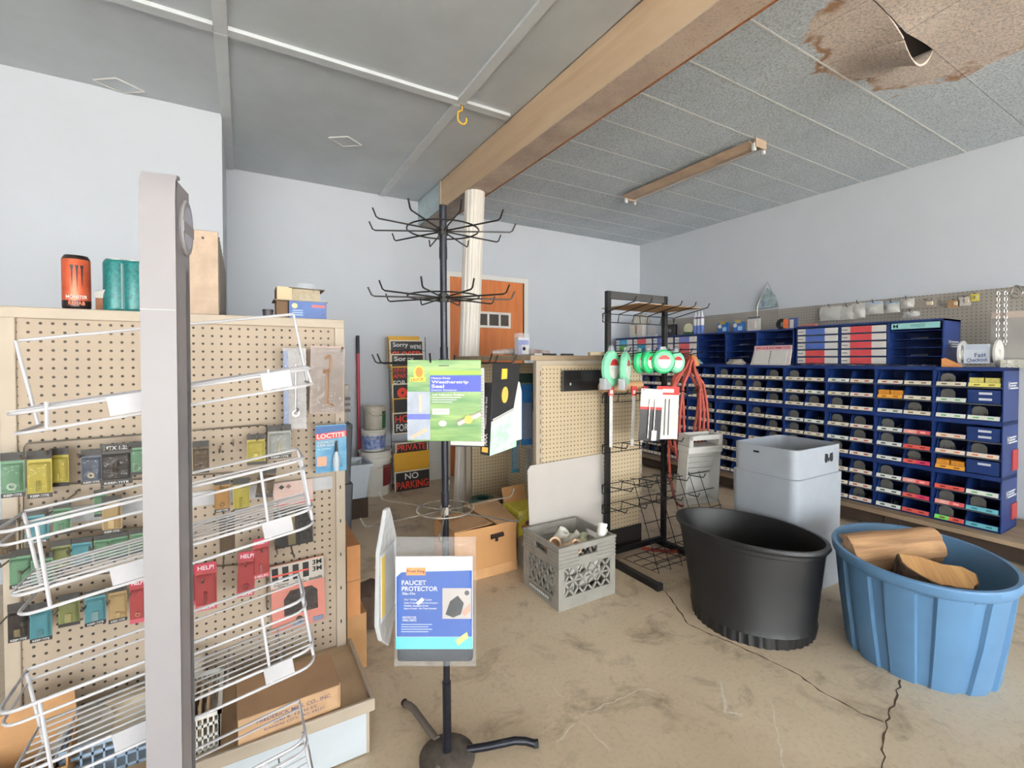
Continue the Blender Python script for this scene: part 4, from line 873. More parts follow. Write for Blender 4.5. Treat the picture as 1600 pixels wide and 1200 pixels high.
p = ony(561, 700, 4.46); t = thing('broom_handle', 'red pole with black grip leaning on the back wall', 'pole', (p.x, 4.44, 0), rot=(math.radians(-2), 0, 0))
zt2 = ony(561, 524, 4.46).z; MB().tube([(0, 0, 0), (0, 0, zt2-.17)], .0145, 12).build('pole_shaft', mat('red_pole', (176, 40, 62), .35), t, smooth=True); MB().tube([(0, 0, zt2-.17), (0, 0, zt2)], .0155, 12).build('black_grip', mInk, t, smooth=True)
tag(MB().box((.42, 3.66, 0), (.84, 3.95, .149)).build('wood_block', mat('dark_bearer', (66, 52, 42), .9)), 'dark wooden block under the translucent tote', 'block')
t = thing('storage_tote', 'translucent grey storage tote on a dark block behind the gondola', 'tote', (.69, 3.65, .15))
mT = clear('translucent_tote', (206, 214, 222), .75, .3)
def taper(mb, x0, x1, y0, y1, h, i=.03, th=.004):
    mb.hexa([(x0+i, y0+i, 0), (x1-i, y0+i, 0), (x1-i, y1-i, 0), (x0+i, y1-i, 0), (x0+i, y0+i, .004), (x1-i, y0+i, .004), (x1-i, y1-i, .004), (x0+i, y1-i, .004)])
    for A, B in (((x0, y0), (x1, y0)), ((x1, y0), (x1, y1)), ((x1, y1), (x0, y1)), ((x0, y1), (x0, y0))):
        def s(p): return (p[0]+(i if p[0] == x0 else -i), p[1]+(i if p[1] == y0 else -i))
        a, b = s(A), s(B); nx, ny = (B[1]-A[1]), -(B[0]-A[0]); l = math.hypot(nx, ny); nx, ny = -nx/l*th, -ny/l*th
        mb.hexa([(*a, 0), (*b, 0), (b[0]+nx, b[1]+ny, 0), (a[0]+nx, a[1]+ny, 0), (*A, h), (*B, h), (B[0]+nx, B[1]+ny, h), (A[0]+nx, A[1]+ny, h)])
    return mb
taper(MB(), -.28, .17, 0, .30, .26).build('tote_body', mT, t)
r = MB()
for A, B in (((-.295, -.015), (.185, .004)), ((-.295, .296), (.185, .315)), ((-.276, .004), (-.27, .296)), ((.166, .004), (.185, .296))): r.box((A[0], A[1], .252), (B[0], B[1], .268))
r.build('tote_rim', mT, t)
t = thing('grey_crate', 'dark grey crate stack behind the gondola edge', 'crate', (.44, 3.22, .0))
for k in range(2): taper(MB(), -.16, .2, 0, .3, .39, .015, .01).xf(Matrix.Translation((0, 0, .392*k))).build('crate_shell', mat('dark_grey_crate', (92, 94, 100), .6), t)
MB().box((-.16, 0, .784), (.2, .3, .792)).build('crate_lid', mat('dark_grey_crate', (92, 94, 100)), t)
t = bucket('bucket', 'white printed bucket peeking out beside the gondola edge', 'bucket', (.535, 3.38, .792), .112, .26, mat('white_bucket', (220, 216, 206)), None, bail=False)
for z in (.08, .12, .16): MB().box((.0, -.1165, z), (.1, -.1135, z+.02)).build('print_line', flat((80, 74, 72)), t)
p = ony(681, 760, 4.45); t = thing('louvre_panel', 'white slatted panel leaning behind the signs', 'panel', (p.x, 4.46, 0), rot=(math.radians(-1), 0, 0))
MB().box((-.09, 0, .0), (.09, .015, .74)).build('panel_back', mWhiteTrim, t)
for i in range(20): MB().box((-.085, -.006, .05+i*.033), (.085, .002, .064+i*.033)).build('slat', mWhiteTrim, t)
# cartons right behind the gondola side
t = thing('tall_carton', 'tall brown carton beside the gondola end panel', 'carton', (.345, 1.86, 0))
MB().box((0, 0, .22), (.05, .3, .5)).build('carton_body', mat('orange_brown_card', (190, 132, 84), .8), t); MB().box((0.002, .01, 0), (.075, .34, .22)).build('lower_carton', mCard, t); MB().box((-.001, -.001, .36), (.051, .3, .364)).build('tape_seam', mat('seam', (150, 104, 66), .7), t)
bag('dark_sack', 'dark brown crumpled sack on the floor behind the gondola', 'sack', (.50, 2.2, 0), (.09, .1, .17), mat('dark_sack_cloth', (84, 68, 56), .95, bump=.4, bs=40), 9)
# ------------------------------------------------------------------ second gondola with end panel, counter top and inner bay
G2 = 2.19; gx0, gx1 = 1.431, 2.268
g2 = thing('gondola_shelf', 'cream pegboard gondola end with a white board leaned on it', 'display shelf', (gx0, G2, 0))
mPegD = peg('beige_pegboard', (196, 177, 146), 0, off=(.01, .01)); mPegY = peg('beige_pegboard_side', (206, 188, 156), 1, off=(.01, .01))
W2 = gx1-gx0
MB().box((.04, 0, .15), (W2-.012, .012, 1.2)).build('peg_panel', mPegD, g2)
MB().box((0, -.012, .0), (.042, .02, 1.222)).build('upright', mCream, g2, bev=.003); MB().box((W2-.02, -.006, .15), (W2, .02, 1.215)).build('upright', mCream, g2, bev=.003); MB().box((.04, -.008, 1.195), (W2, .014, 1.222)).build('top_rail', mCream, g2, bev=.003)
for i in range(18): MB().box((.026, -.0135, .2+i*.055), (.031, -.0115, .228+i*.055)).build('slot', flat((130, 88, 54)), g2)
for i in range(16): MB().box((W2-.012, -.0075, .22+i*.06), (W2-.008, -.0055, .24+i*.06)).build('slot', flat((120, 84, 54)), g2)
MB().box((0.04, -.004, .0), (W2, .01, .15)).build('kick_plate', mat('black_kick', (40, 36, 34), .6), g2)
MB().box((W2*.5-.02, .012, .15), (W2*.5+.0, 1.0, 1.2)).build('spine_panel', mPegY, g2)
MB().box((0.0, .02, .135), (W2, 1.0, .15)).build('base_deck', mDust, g2)
MB().box((0, .03, 0), (.012, 1.0, .135)).build('base_side', mCream, g2)
wl0, wl1 = ony(737, 700, 3.2), ony(812, 700, 3.2)
MB().box((wl0.x-gx0, 1.0, .15), (W2, 1.012, 1.2)).build('peg_panel', mPegD, g2)
for u in (730.5, 797): x = ony(u, 700, 3.2).x-gx0; MB().box((x-.022, .985, 0), (x+.018, 1.02, 1.2)).build('upright', mCream, g2, bev=.003)
MB().box((wl0.x-gx0, .985, .1), (W2, 1.0, .17)).build('lower_rail', mCream, g2)
ct = wood('old_counter_wood', (168, 148, 120), (120, 102, 82), 0, 2)
x0c = ony(735, 550, 2.75).x
tag(MB().box((1.41, 2.205, 1.2225), (2.2, 3.3, 1.252)).build('counter_board', ct, bev=.003), 'weathered wooden counter board lying on second gondola', 'board')
t = thing('paint_stick', 'pale wooden stirring paddle poking over counter board edge', 'paddle', (1.83, 2.2, 1.2525), rz=math.radians(-12))
MB().prism([(0, -.018), (.012, -.023), (.28, -.023), (.28, .023), (.012, .023), (0, .018)], 0, .022, 'xy').build('blade', mat('pale_wood', (222, 200, 166), .6), t, bev=.002); MB().lathe([(.005, .0), (.005, .0225)], 10, (.03, 0, 0), cap1=True).build('hole_ring', flat((120, 100, 80)), t)
p = ony(752, 548, 2.7); t = thing('rolled_weatherstrip', 'grey and rust coloured bagged roll lying along counter board', 'bagged roll', (1.38, 2.62, 1.252), rz=math.radians(-6))
MB().tube([(-.0, 0, .022), (.1, .005, .026), (.2, 0, .028), (.32, .005, .024), (.42, 0, .022)], [.012, .02, .024, .021, .012], 12).build('roll', mat('rusty_wrap', (142, 112, 104), .5, var=.45, vs=22, var2=(190, 186, 180)), t, smooth=True)
p = ony(819, 548, 2.5); t = thing('clear_box', 'clear plastic box with blue and white label on counter board', 'box', (p.x, 2.5, 1.252))
MB().box((-.045, 0, 0), (.045, .05, .145)).build('case', mClear, t, bev=.003); MB().box((-.04, .004, .01), (.036, .045, .115)).build('label_insert', mPaper, t); MB().box((-.041, .002, .07), (.036, .004, .10)).build('blue_print', flat((90, 100, 170)), t); MB().box((-.041, .002, .01), (-.015, .004, .07)).build('blue_print', flat((130, 120, 170)), t); MB().lathe([(.012, 0), (.012, .002)], 12, (.0, .0, .045), axis='y', cap1=True).build('dark_wheel', mInk, t)
for k, (u, ln_) in enumerate(((858, .10), (886, .09), (840, .06))):
    p = ony(u, 548, 2.4); tag(MB().box((-ln_/2, -.012, 0), (ln_/2, .012, .014)).build('trim_strip', flat((44, 42, 42)) if k != 2 else mPaper, loc=(p.x, 2.4, 1.252), bev=.002), ('black plastic trim strip lying left on counter board', 'black plastic trim strip lying right on counter board', 'white plastic offcut on counter board beside the clear box')[k], 'strip')
for nm, lab, u, v, w, h, cc, Y in (('hanging_pack', 'bright blue card hanging in inner pegboard bay', 823, 648, 16, 80, (44, 110, 176), 2.55), ('hanging_pack', 'dark green tool pack hanging high in inner pegboard bay', 822, 608, 20, 42, (38, 66, 60), 2.62), ('hanging_pack', 'slim teal and silver knife pack hanging in inner bay', 806, 708, 11, 52, (70, 130, 150), 2.7), ('hanging_pack', 'slim clear tool pack hanging low in inner bay', 826, 715, 8, 60, (180, 176, 170), 2.6), ('hanging_pack', 'yellow and black pack below the green tool pack', 829, 628, 10, 26, (196, 150, 50), 2.58)):
    Y += .0; c = ony(u, v, Y); k = (ony(u+1, v, Y)-c).length
    t = thing(nm, lab, 'packaged goods', (c.x, Y, c.z-h*k/2), rz=math.radians(-8), group='packs in the inner pegboard bay')
    MB().box((-w*k/2, 0, 0), (w*k/2, .003, h*k)).build('backing_card', mat('card_%d' % cc[0], cc, .4, var=.2, vs=30), t); MB().box((-w*k*.38, -.012, h*k*.1), (w*k*.38, 0, h*k*.7)).build('bubble', mClear, t, bev=.003)
    MB().tube([(0, .0, h*k-.006), (0, .12, h*k-.002)], .0025, 6).build('hook', mHook, t)
# panel of white hardboard leaning on the end panel + black strip
a, b = ony(832, 832, 2.12), ony(946, 709, 2.15)
t = thing('hardboard_sheet', 'plain white hardboard sheet leaning on beige pegboard', 'board', (a.x, 2.13, .02), rot=(math.radians(-4), 0, 0))
MB().prism([(0, 0), (b.x-a.x, 0), (b.x-a.x, b.z-.02), (.02, b.z-.035), (0, b.z-.06)], 0, .006, 'xz').build('sheet', mat('white_hardboard', (188, 181, 174), .6, var=.03), t)
a, b = ony(880, 612, 2.16), ony(1000, 577, 2.16)
t = thing('black_tray', 'black plastic strip panel fixed on beige pegboard', 'panel', (a.x, 2.175, a.z)); MB().box((0, -.012, 0), (.36, .0, b.z-a.z)).build('panel_body', flat((26, 25, 27), .35), t, bev=.003); MB().box((.01, -.014, (b.z-a.z)*.5), (.35, -.012, (b.z-a.z)*.52)).build('groove', flat((60, 58, 60)), t); MB().box((.05, -.015, .035), (.058, -.012, .05)).build('white_fleck', mWhiteInk, t)
# boxes at the foot of the second gondola
a = onz(808, 889); t = thing('moving_box', 'brown cardboard box with handle hole and open flaps', 'cardboard box', (a.x, a.y, 0), rz=math.radians(0))
bw, bd, bh = .40, .30, .285
mB2 = mat('orange_cardboard', (192, 142, 92), .8, var=.05, vs=6)
for A, B, n in (((-bw, 0, 0), (0, .004, bh), 'side'), ((-bw, bd-.004, 0), (0, bd, bh), 'side'), ((-bw, 0, 0), (-bw+.004, bd, bh), 'side'), ((-.004, 0, 0), (0, bd, bh), 'side'), ((-bw, 0, 0), (0, bd, .004), 'bottom')): MB().box(A, B).build(n, mB2, t)
MB().hexa([(-bw, -.002, .0), (0, -.002, .0), (0, .0, .0), (-bw, .0, .0), (-bw, -.002, .055), (0, -.002, .055), (0, 0, .055), (-bw, 0, .055)]).build('bottom_band', mat('lighter_card', (206, 158, 108), .8), t)
MB().hexa([(-bw, 0, bh), (-.16, .0, bh+.012), (-.20, bd*.5, bh+.03), (-bw, bd*.45, bh+.012), (-bw, 0, bh+.004), (-.16, 0, bh+.016), (-.20, bd*.5, bh+.034), (-bw, bd*.45, bh+.016)]).build('flap', mat('dull_card', (168, 130, 92), .8), t)
MB().hexa([(-.13, 0, bh), (0, .0, bh), (-.0, bd*.9, bh+.06), (-.22, bd*.9, bh+.05), (-.13, 0, bh+.004), (0, 0, bh+.004), (0, bd*.9, bh+.064), (-.22, bd*.9, bh+.054)]).build('flap', mat('dull_card', (168, 130, 92)), t)
hz = bh*.78; MB().tube([(-.175, -.0015, hz), (-.095, -.0015, hz+.004)], .0135, 10).build('handle_hole', mat('hole_dark', (44, 30, 24), .9), t); MB().box((-.145, -.0045, hz-.03), (-.128, .001, hz)).build('handle_slot', MATS['hole_dark'], t)
p = onz(775, 790, .15); t = thing('parts_carton', 'small carton of metal fittings on the inner base deck', 'carton', (1.535, 2.76, .15)); MB().box((-.09, 0, 0), (.09, .14, .08)).build('carton_body', flat((96, 84, 72)), t)
for i in range(12): x, y = random.uniform(-.07, .07), random.uniform(.02, .12); MB().lathe([(.016, .0), (.016, .012), (.009, .012), (.009, 0), (.016, 0)], 10, (x, y, .08), cap0=False).build('fitting', mHook, t, smooth=True)
t = thing('tape_roll', 'dark green coil lying on the inner base deck', 'coil', (ony(754, 772, 3.06).x, 3.06, .15)); MB().lathe([(.05, 0), (.09, .0), (.1, .02), (.085, .05), (.05, .05), (.05, 0)], 24, cap0=False).build('coil_body', flat((34, 78, 74)), t, smooth=True)
p = onz(819, 818, .15); t = thing('yellow_box', 'yellow printed box with open brown flap in inner bay', 'box', (1.452, 2.40, .15))
MB().box((0, 0, 0), (.17, .2, .15)).build('box_body', mat('yellow_print_box', (222, 204, 46), .5, var=.2, vs=25, var2=(240, 226, 120)), t); MB().hexa([(0, .19, .15), (.17, .19, .15), (.17, .195, .15), (0, .195, .15), (0, .22, .24), (.17, .22, .25), (.17, .225, .25), (0, .225, .24)]).build('flap', mB2, t)
for i in range(5): MB().lathe([(.014, -.001), (.014, 0)], 10, (.03+.03*i, 0, .05+.02*(i % 2)), axis='y', cap1=True).build('pink_print', flat((196, 110, 130)), t)
MB().box((.11, .03, .15), (.15, .07, .2)).build('white_bottle', mWhitePl, t, bev=.006)
# ------------------------------------------------------------------ milk crate with pipe fittings
ck = thing('milk_crate', 'grey plastic milk crate filled with white pipe fittings', 'crate', (1.318, 1.806, 0))
CW, CD, CH = .365, .325, .31; mCr = mat('grey_crate_plastic', (150, 146, 138), .55, var=.1, vs=10)
def crate_side(L, M):
    mb = MB(); th = .012
    def bx_(x0, z0, x1, z1, d=th): mb.box((x0, 0, z0), (x1, d, z1))
    bx_(0, 0, .035, CH-.004); bx_(L-.035, 0, L, CH-.004); bx_(.035, 0, L-.035, .06); bx_(.035, .13, L-.035, .137, .01)
    bx_(.035, CH-.03, L-.035, CH-.004); bx_(.035, .2, L*.5-.06, CH-.03); bx_(L*.5+.06, .2, L-.035, CH-.03); bx_(L*.5-.06, .2, L*.5+.06, .245)
    mb.box((-.004, -.004, CH-.012), (L+.004, th+.001, CH)); 
    for i in range(5): mb.box((-.003, -.003, .205+i*.019), (L*.5-.06, .001, .209+i*.019)); mb.box((L*.5+.06, -.003, .205+i*.019), (L+.003, .001, .209+i*.019))
    a, b, z0, z1 = .035, L-.035, .06, .2; n = 5; st = (b-a)/n
    for sgn in (1, -1):
        for i in range(-2, n+3):
            xa = a+i*st; xb = xa+sgn*st*2.0
            pts = []
            t0, t1 = 0, 1
            if sgn > 0:
                t0 = max(0, (a-xa)/(xb-xa)); t1 = min(1, (b-xa)/(xb-xa))
            else:
                t0 = max(0, (b-xa)/(xb-xa)) if xa > b else 0; t1 = min(1, (a-xa)/(xb-xa)) if xb < a else 1
                if xa < a: continue
            if t1 <= t0: continue
            p0 = Vector((xa+(xb-xa)*t0, .004, z0+(z1-z0)*t0)); p1 = Vector((xa+(xb-xa)*t1, .004, z0+(z1-z0)*t1))
            d = (p1-p0).normalized(); nrm = Vector((-d.z, 0, d.x))*.005
            A = [p0-nrm, p1-nrm, p1+nrm, p0+nrm]
            mb.hexa([(q.x, .001, q.z) for q in A]+[(q.x, .009, q.z) for q in A])
    mb.xf(M); return mb
crate_side(CW, Matrix.Identity(4)).build('side_wall', mCr, ck)
crate_side(CW, Matrix.Translation((CW, CD, 0)) @ Matrix.Rotation(math.pi, 4, 'Z')).build('side_wall', mCr, ck)
crate_side(CD-.008, Matrix.Translation((.002, CD-.004, -.0015)) @ Matrix.Rotation(-math.pi/2, 4, 'Z')).build('side_wall', mCr, ck)
crate_side(CD-.008, Matrix.Translation((CW-.002, .004, -.0015)) @ Matrix.Rotation(math.pi/2, 4, 'Z')).build('side_wall', mCr, ck)
MB().box((.012, .012, .006), (CW-.012, CD-.012, .014)).build('crate_floor', mCr, ck)
MB().box((-.0015, .06, .02), (0, .27, .045)).build('label_strip', flat((120, 118, 114)), ck); [MB().box((-.0025, .085+.018*q, .026), (-.0012, .097+.018*q, .039)).build('worn_letter', mWhiteInk, ck) for q in range(10)]
mPVC = mat('white_pvc', (232, 228, 218), .4, var=.04); mTan = mat('tan_pvc', (222, 186, 152), .45)
def fitting(lab, c, rot, r, L, m, elbow=True):
    t = thing('pipe_fitting', lab, 'pipe fitting', c, rot=rot, group='fittings in the milk crate')
    MB().lathe([(r, -L), (r, L), (r*.82, L), (r*.8, -L), (r, -L)], 20, cap0=False).build('fitting_body', m, t, smooth=True)
    MB().lathe([(r*1.12, L-.016), (r*1.12, L), (r, L)], 20, cap0=False).build('collar', m, t, smooth=True)
    if elbow: MB().tube([(0, 0, -L*.5), (r*.9, 0, -L*.4), (r*1.9, 0, -L*.1)], r*.9, 16).build('elbow', m, t, smooth=True)
    return t
R_ = math.radians
FT = [('tan ringed pipe coupling mouth nearest the crate corner', (.12, .07, .262), (R_(62), 0, R_(20)), .032, .05, mTan), ('tan pipe coupling mouth at crate left', (.065, .15, .262), (R_(60), 0, R_(-10)), .03, .05, mTan), ('white elbow fitting resting on the crate rim', (.32, .055, .325), (0, R_(20), R_(30)), .024, .035, mPVC),
 ('white tee fitting behind the tan couplings', (.15, .2, .27), (R_(30), R_(20), 0), .028, .05, mPVC), ('cream coupling in the middle of the crate', (.2, .11, .25), (R_(70), R_(20), R_(50)), .024, .045, mat('cream_pvc', (216, 204, 168), .4)), ('small white coupling against the crate right wall', (.25, .2, .24), (R_(50), 0, R_(70)), .026, .045, mPVC),
 ('white fitting low behind the crate front lattice', (.15, .06, .17), (R_(80), 0, R_(90)), .028, .06, mPVC), ('white fitting low at crate front right', (.27, .07, .16), (R_(20), R_(40), 0), .028, .05, mPVC), ('white pipe fitting deep in the crate centre', (.18, .19, .12), (R_(90), 0, R_(40)), .03, .07, mPVC), ('greenish fitting at the crate right', (.26, .13, .262), (R_(60), R_(30), R_(120)), .02, .03, mat('greenish_pvc', (190, 196, 160), .4)),
 ('white fitting lying at the crate bottom left', (.09, .12, .06), (R_(85), 0, R_(10)), .035, .07, mPVC), ('white fitting lying at the crate bottom right', (.26, .12, .06), (R_(85), 0, R_(100)), .035, .07, mPVC)]
for lab, c, rot, r, L, m in FT: fitting(lab, (1.318+c[0], 1.806+c[1], c[2]), rot, r, L, m)
# ------------------------------------------------------------------ black slotted rack with hooks
rkx0, rkx1, rky, rkz = 1.905, 2.395, 2.115, 1.64
br = thing('black_rack', 'black slotted-post floor rack with hooks and wire basket', 'display rack', (rkx0, rky, 0))
RW_ = rkx1-rkx0
for x in (0, RW_):
    MB().box((x-.014, -.014, .03), (x+.014, .014, rkz)).build('post', mBlack, br, bev=.001)
    for i in range(26): MB().box((x+.0141-.002, -.0148, .2+i*.055), (x+.0141, -.0138, .22+i*.055)).build('slot', flat((120, 116, 112)), br) if i % 2 == 0 else None
    MB().box((x-.018, -.40, .0), (x+.018, .06, .034)).build('foot_bar', mBlack, br, bev=.002); MB().box((x-.02, -.415, .0), (x+.02, -.39, .036)).build('foot_cap', mInk, br)
MB().box((0, -.012, .035), (RW_, .012, .065)).build('base_bar', mBlack, br); MB().box((0, -.01, rkz-.045), (RW_, .01, rkz)).build('top_bar', mat('grey_black_bar', (70, 68, 68), .4, .3), br)
def grid(z, n, L, y0=-.02, x0=-.06, x1=None, rise=.05):
    x1 = RW_+.06 if x1 is None else x1
    o = MB().tube([(x0, y0, z), (x1, y0, z)], .0028, 6).build('hook_bar', mWire, br)
    MB().tube([(x0, y0-.004, z-.05), (x1, y0-.004, z-.05)], .0028, 6).build('bar', mWire, o)
    for x in (x0, (x0+x1)/2, x1): MB().tube([(x, y0, z), (x, y0-.004, z-.05)], .0028, 6).build('tie', mWire, o)
    for i in range(n):
        x = x0+(x1-x0)*i/(n-1); MB().tube([(x, y0, z-.05), (x, y0-.01, z), (x, y0-L, z+rise), (x, y0-L-.012, z+rise+.025)], .003, 6).build('hook', mWire, o, smooth=True)
grid(1.50, 6, .26, rise=.045); grid(1.25, 7, .22, rise=.02); grid(1.02, 6, .2, rise=.015); grid(.72, 5, .2, rise=.01); grid(.48, 5, .24, rise=.02); grid(.36, 5, .2, rise=.01)
# sloped wire basket at the bottom of the rack
wb = MB(); 
def B3(x, y, z): return Vector((x, y, z))
for k in range(5): z = .10+k*.10; y = -.33+.04*k; wb.tube([B3(.05, y, z), B3(RW_+.22, y-.02, z+.01)], .0026, 6)
o = wb.build('basket_front', mWire, br)
for i in range(8): x = .05+i*(RW_+.17)/7; MB().tube([B3(x, -.05, .5), B3(x, -.17, .52), B3(x, -.36, .06), B3(x, -.08, .04)], .0024, 6).build('basket_wire', mWire, o, smooth=True)
for i in range(4): y = -.1-.07*i; MB().tube([B3(.05, y, .05+.003*i), B3(RW_+.22, y, .05)], .0024, 6).build('basket_wire', mWire, o)
tag(MB().box((rkx0+.01, rky-.25, 1.540), (rkx1+.04, rky+.07, 1.544)).build('cardboard_sheet', mat('thin_card', (158, 122, 84), .8)), 'flat brown cardboard sheet resting on the top hooks', 'cardboard')
# trimmer line spools
mGr = mat('green_trimmer_line', (56, 190, 120), .3, var=.15, vs=60); mGl = mat('pale_green_line', (140, 220, 180), .3, var=.12, vs=60)
def spool(u, v, Y, r, sq, lab, m, clamshell=False):
    c = ony(u, v, Y); t = thing('line_spool', lab, 'line spool', (c.x, Y, c.z-r), rz=math.radians(sq), group='trimmer line spools')
    prof = [(r*.55, -.016), (r*.85, -.018), (r, -.008), (r, .008), (r*.85, .018), (r*.55, .016), (r*.55, -.016)]
    MB().lathe(prof, 28, (0, 0, r), axis='y', cap0=False).build('line_coil', m, t, smooth=True)
    MB().lathe([(r*.56, -.019), (r*.56, .015)], 24, (0, 0, r), axis='y', cap1=True).build('label_disc', flat((230, 222, 216)), t)
    MB().prism([(r*.54*math.cos(a), r+r*.54*math.sin(a)) for a in [math.radians(20+14*i) for i in range(11)]], -.020, -.018, 'xz').build('red_label', flat((176, 40, 40)), t)
    MB().box((-r*.4, -.0205, r*.95), (r*.4, -.0185, r*1.12)).build('label_band', mWhiteInk, t)
    if clamshell:
        MB().box((-r*1.02, -.014, -.012), (-r*.2, .02, r*.5)).build('clamshell_corner', mat('grey_clam', (176, 180, 182), .2), t, bev=.003)
    MB().prism([(-r*.35, r*1.9), (r*.35, r*1.9), (r*.2, r*2.25), (-r*.2, r*2.25)], -.004, .004, 'xz').build('hang_tab', mClear, t)
    return t
YS = rky-.2
spool(955, 576, YS, .10, 22, 'pale green line spool in clamshell, leftmost on rack', mGl, True); spool(977, 577, YS-.02, .098, 36, 'pale green line spool turned edge-on, second on rack', mGl, True)
spool(999, 566, YS+.05, .066, 24, 'green line spool third on the rack, half hidden', mGr); spool(1014, 566, YS+.02, .066, 10, 'green line spool fourth on the rack', mGr); spool(1036, 565, YS-.03, .070, -25, 'green line spool facing forward with round white label', mGr); spool(1056, 566, YS+.03, .066, -5, 'green line spool at right end of the row', mGl)
c = ony(940, 605, rky-.12); t = thing('paper_roll', 'brown kraft paper tube lying across the rack hooks', 'paper roll', (c.x, rky-.12, c.z))
mK = mat('kraft_tube', (188, 146, 104), .7, var=.08, vs=8)
MB().lathe([(.030, 0), (.030, .30), (.022, .30), (.022, 0), (.030, 0)], 20, axis='x', cap0=False).build('tube', mK, t, smooth=True); MB().lathe([(.022, .03), (.0215, .031)], 20, axis='x', cap1=True).build('tube_core', flat((90, 64, 44)), t)
for k, (u, L) in enumerate(((955, 74), (988, 72), (1003, 66))):
    c = ony(u, 622, rky-.16); kz = (c.length)/F; t = thing('saw_blade', 'white narrow blade with red tag, %s on rack' % ('leftmost', 'middle', 'rightmost')[k], 'saw blade', (c.x, rky-.16, c.z-L*kz*.95), rot=(0, R_(2*k), R_(-15)), group='blades on the rack')
    MB().box((-.010, 0, 0), (.010, .002, L*kz)).build('blade', mat('pale_blade', (190, 187, 182), .35), t); MB().box((-.016, -.003, L*kz), (.016, .004, L*kz+.055)).build('red_tag', flat((186, 44, 40)), t); MB().box((-.008, -.004, L*kz+.01), (.008, -.003, L*kz+.03)).build('tag_mark', mWhiteInk, t)
def rack_card(u0, v0, u1, v1, Y, lab, m, rz, tilt):
    t, w, h = card('tool_card', lab, 'tool card', (u0, v0, u1, v1), Y, rz, tilt, .003, m, 'tool cards on the rack'); return t, w, h
t, w, h = rack_card(1000, 607, 1028, 690, rky-.24, 'black and white carded tool with chrome rods', mat('tool_card_white', (226, 220, 214), .45), -14, 4)
MB().box((-w, -.0012, 0), (w, 0, h*.6)).build('black_half', flat((34, 34, 38), .3), t); MB().box((-w, -.0016, h*.6), (w, 0, h*.65)).build('red_rule', flat((196, 50, 48)), t)
for x in (-.2, .3): MB().tube([(w*x, -.006, h*.05), (w*x, -.006, h*.8)], .004, 8).build('chrome_rod', mChrome, t, smooth=True)
MB().box((w*.1, -.01, 0), (w*.6, -.004, h*.2)).build('white_clip', mWhitePl, t, bev=.003)
t, w, h = rack_card(1026, 603, 1056, 688, rky-.255, 'white carded tool with red header and hex key', mat('tool_card_white', (226, 220, 214)), -10, 2.5)
MB().box((-w, -.0012, h*.84), (w, 0, h)).build('red_header', flat((206, 46, 42)), t); MB().box((-w*.5, -.002, h*.88), (w*.5, -.001, h*.95)).build('header_logo', mWhiteInk, t)
for x in (-.25, .1): MB().tube([(w*x, -.005, h*.08), (w*x, -.005, h*.76)], .0025, 8).build('steel_key', mat('dark_steel', (90, 88, 88), .35, .7), t, smooth=True)
# red hose coil hung on the rack side
hc = ony(1075, 560, 2.02); t = thing('hose_coil', 'coiled red rubber hose hanging off the black rack', 'hose', (hc.x, 2.02, hc.z))
mHose = mat('red_hose', (168, 72, 58), .6, var=.12, vs=20); rnd = random.Random(3)
pts = []; nl = 6
for k in range(nl):
    w, hgt, dx, dy = rnd.uniform(.07, .19), rnd.uniform(.30, .52), rnd.uniform(-.05, .05), rnd.uniform(-.05, .06)
    for i in range(20):
        a = math.pi/2+2*math.pi*i/20; f = i/20
        pts.append(Vector((w*math.cos(a)*(1 if math.sin(a) < .6 else .45)+dx*(1-max(0, math.sin(a))), dy*(1-math.sin(a))*.5+.012*(k-3), hgt*(math.sin(a)-1))))
MB().tube(pts, .0088, 8).build('hose_loops', mHose, t, smooth=True)
MB().tube([(.02, .0, .01), (.05, -.01, 0), (.06, -.02, -.05)], .02, 10).build('hose_end', mat('rust_hose_end', (176, 110, 56), .6), t, smooth=True)
MB().tube([(-.15, -.02, -.24), (0, -.05, -.225), (.12, -.02, -.22)], .004, 6).build('black_tie', mInk, t)
t = thing('hose_coil', 'loose red hose end lying on the floor under the rack', 'hose', (2.15, 2.06, 0)); MB().tube([(0, 0, .05), (.08, -.02, .03), (.18, -.06, .014), (.24, -.07, .012)], .0115, 8).build('hose_loops', mHose, t, smooth=True)
# roller tray
c = ony(1097, 732, 1.88); t = thing('roller_tray', 'pale grey paint roller tray hung beside the black tub', 'paint tray', (c.x, 1.88, c.z-.225), rot=(R_(4), 0, R_(-12)))
mTr = mat('pale_grey_tray', (202, 200, 194), .5, var=.06)
tw, thh = .125, .44
for A, B, n in (((-tw, 0, 0), (-tw+.006, .09, thh*.8), 'tray_side'), ((tw-.006, 0, 0), (tw, .09, thh*.8), 'tray_side'), ((-tw, 0, 0), (tw, .09, .008), 'tray_end')): MB().box(A, B).build(n, mTr, t, bev=.004)
MB().prism([(.084, 0), (.09, 0), (.09, .2), (.04, thh*.72), (.034, thh*.72), (.084, .19)], -tw, tw, 'yz').build('tray_floor', mTr, t)
MB().box((-tw-.004, -.01, thh*.74), (tw+.004, .1, thh*.84)).build('tray_top', mTr, t, bev=.008)
for A, B in (((-tw, -.01, thh*.84), (-tw+.03, .1, thh)), ((tw-.03, -.01, thh*.84), (tw, .1, thh)), ((-tw, -.01, thh*.93), (tw, .012, thh)), ((-tw, .085, thh*.93), (tw, .1, thh))): MB().box(A, B).build('tray_top_frame', mTr, t, bev=.005)
for i in range(4): MB().box((-tw*.8, .03+.012*i, thh*(.66-.09*i)), (tw*.8, .036+.012*i, thh*(.67-.09*i))).build('rib', mTr, t)
MB().box((-tw*.6, .012, thh*.95), (tw*.6, .08, thh*.955)).build('tray_opening', mInk, t)
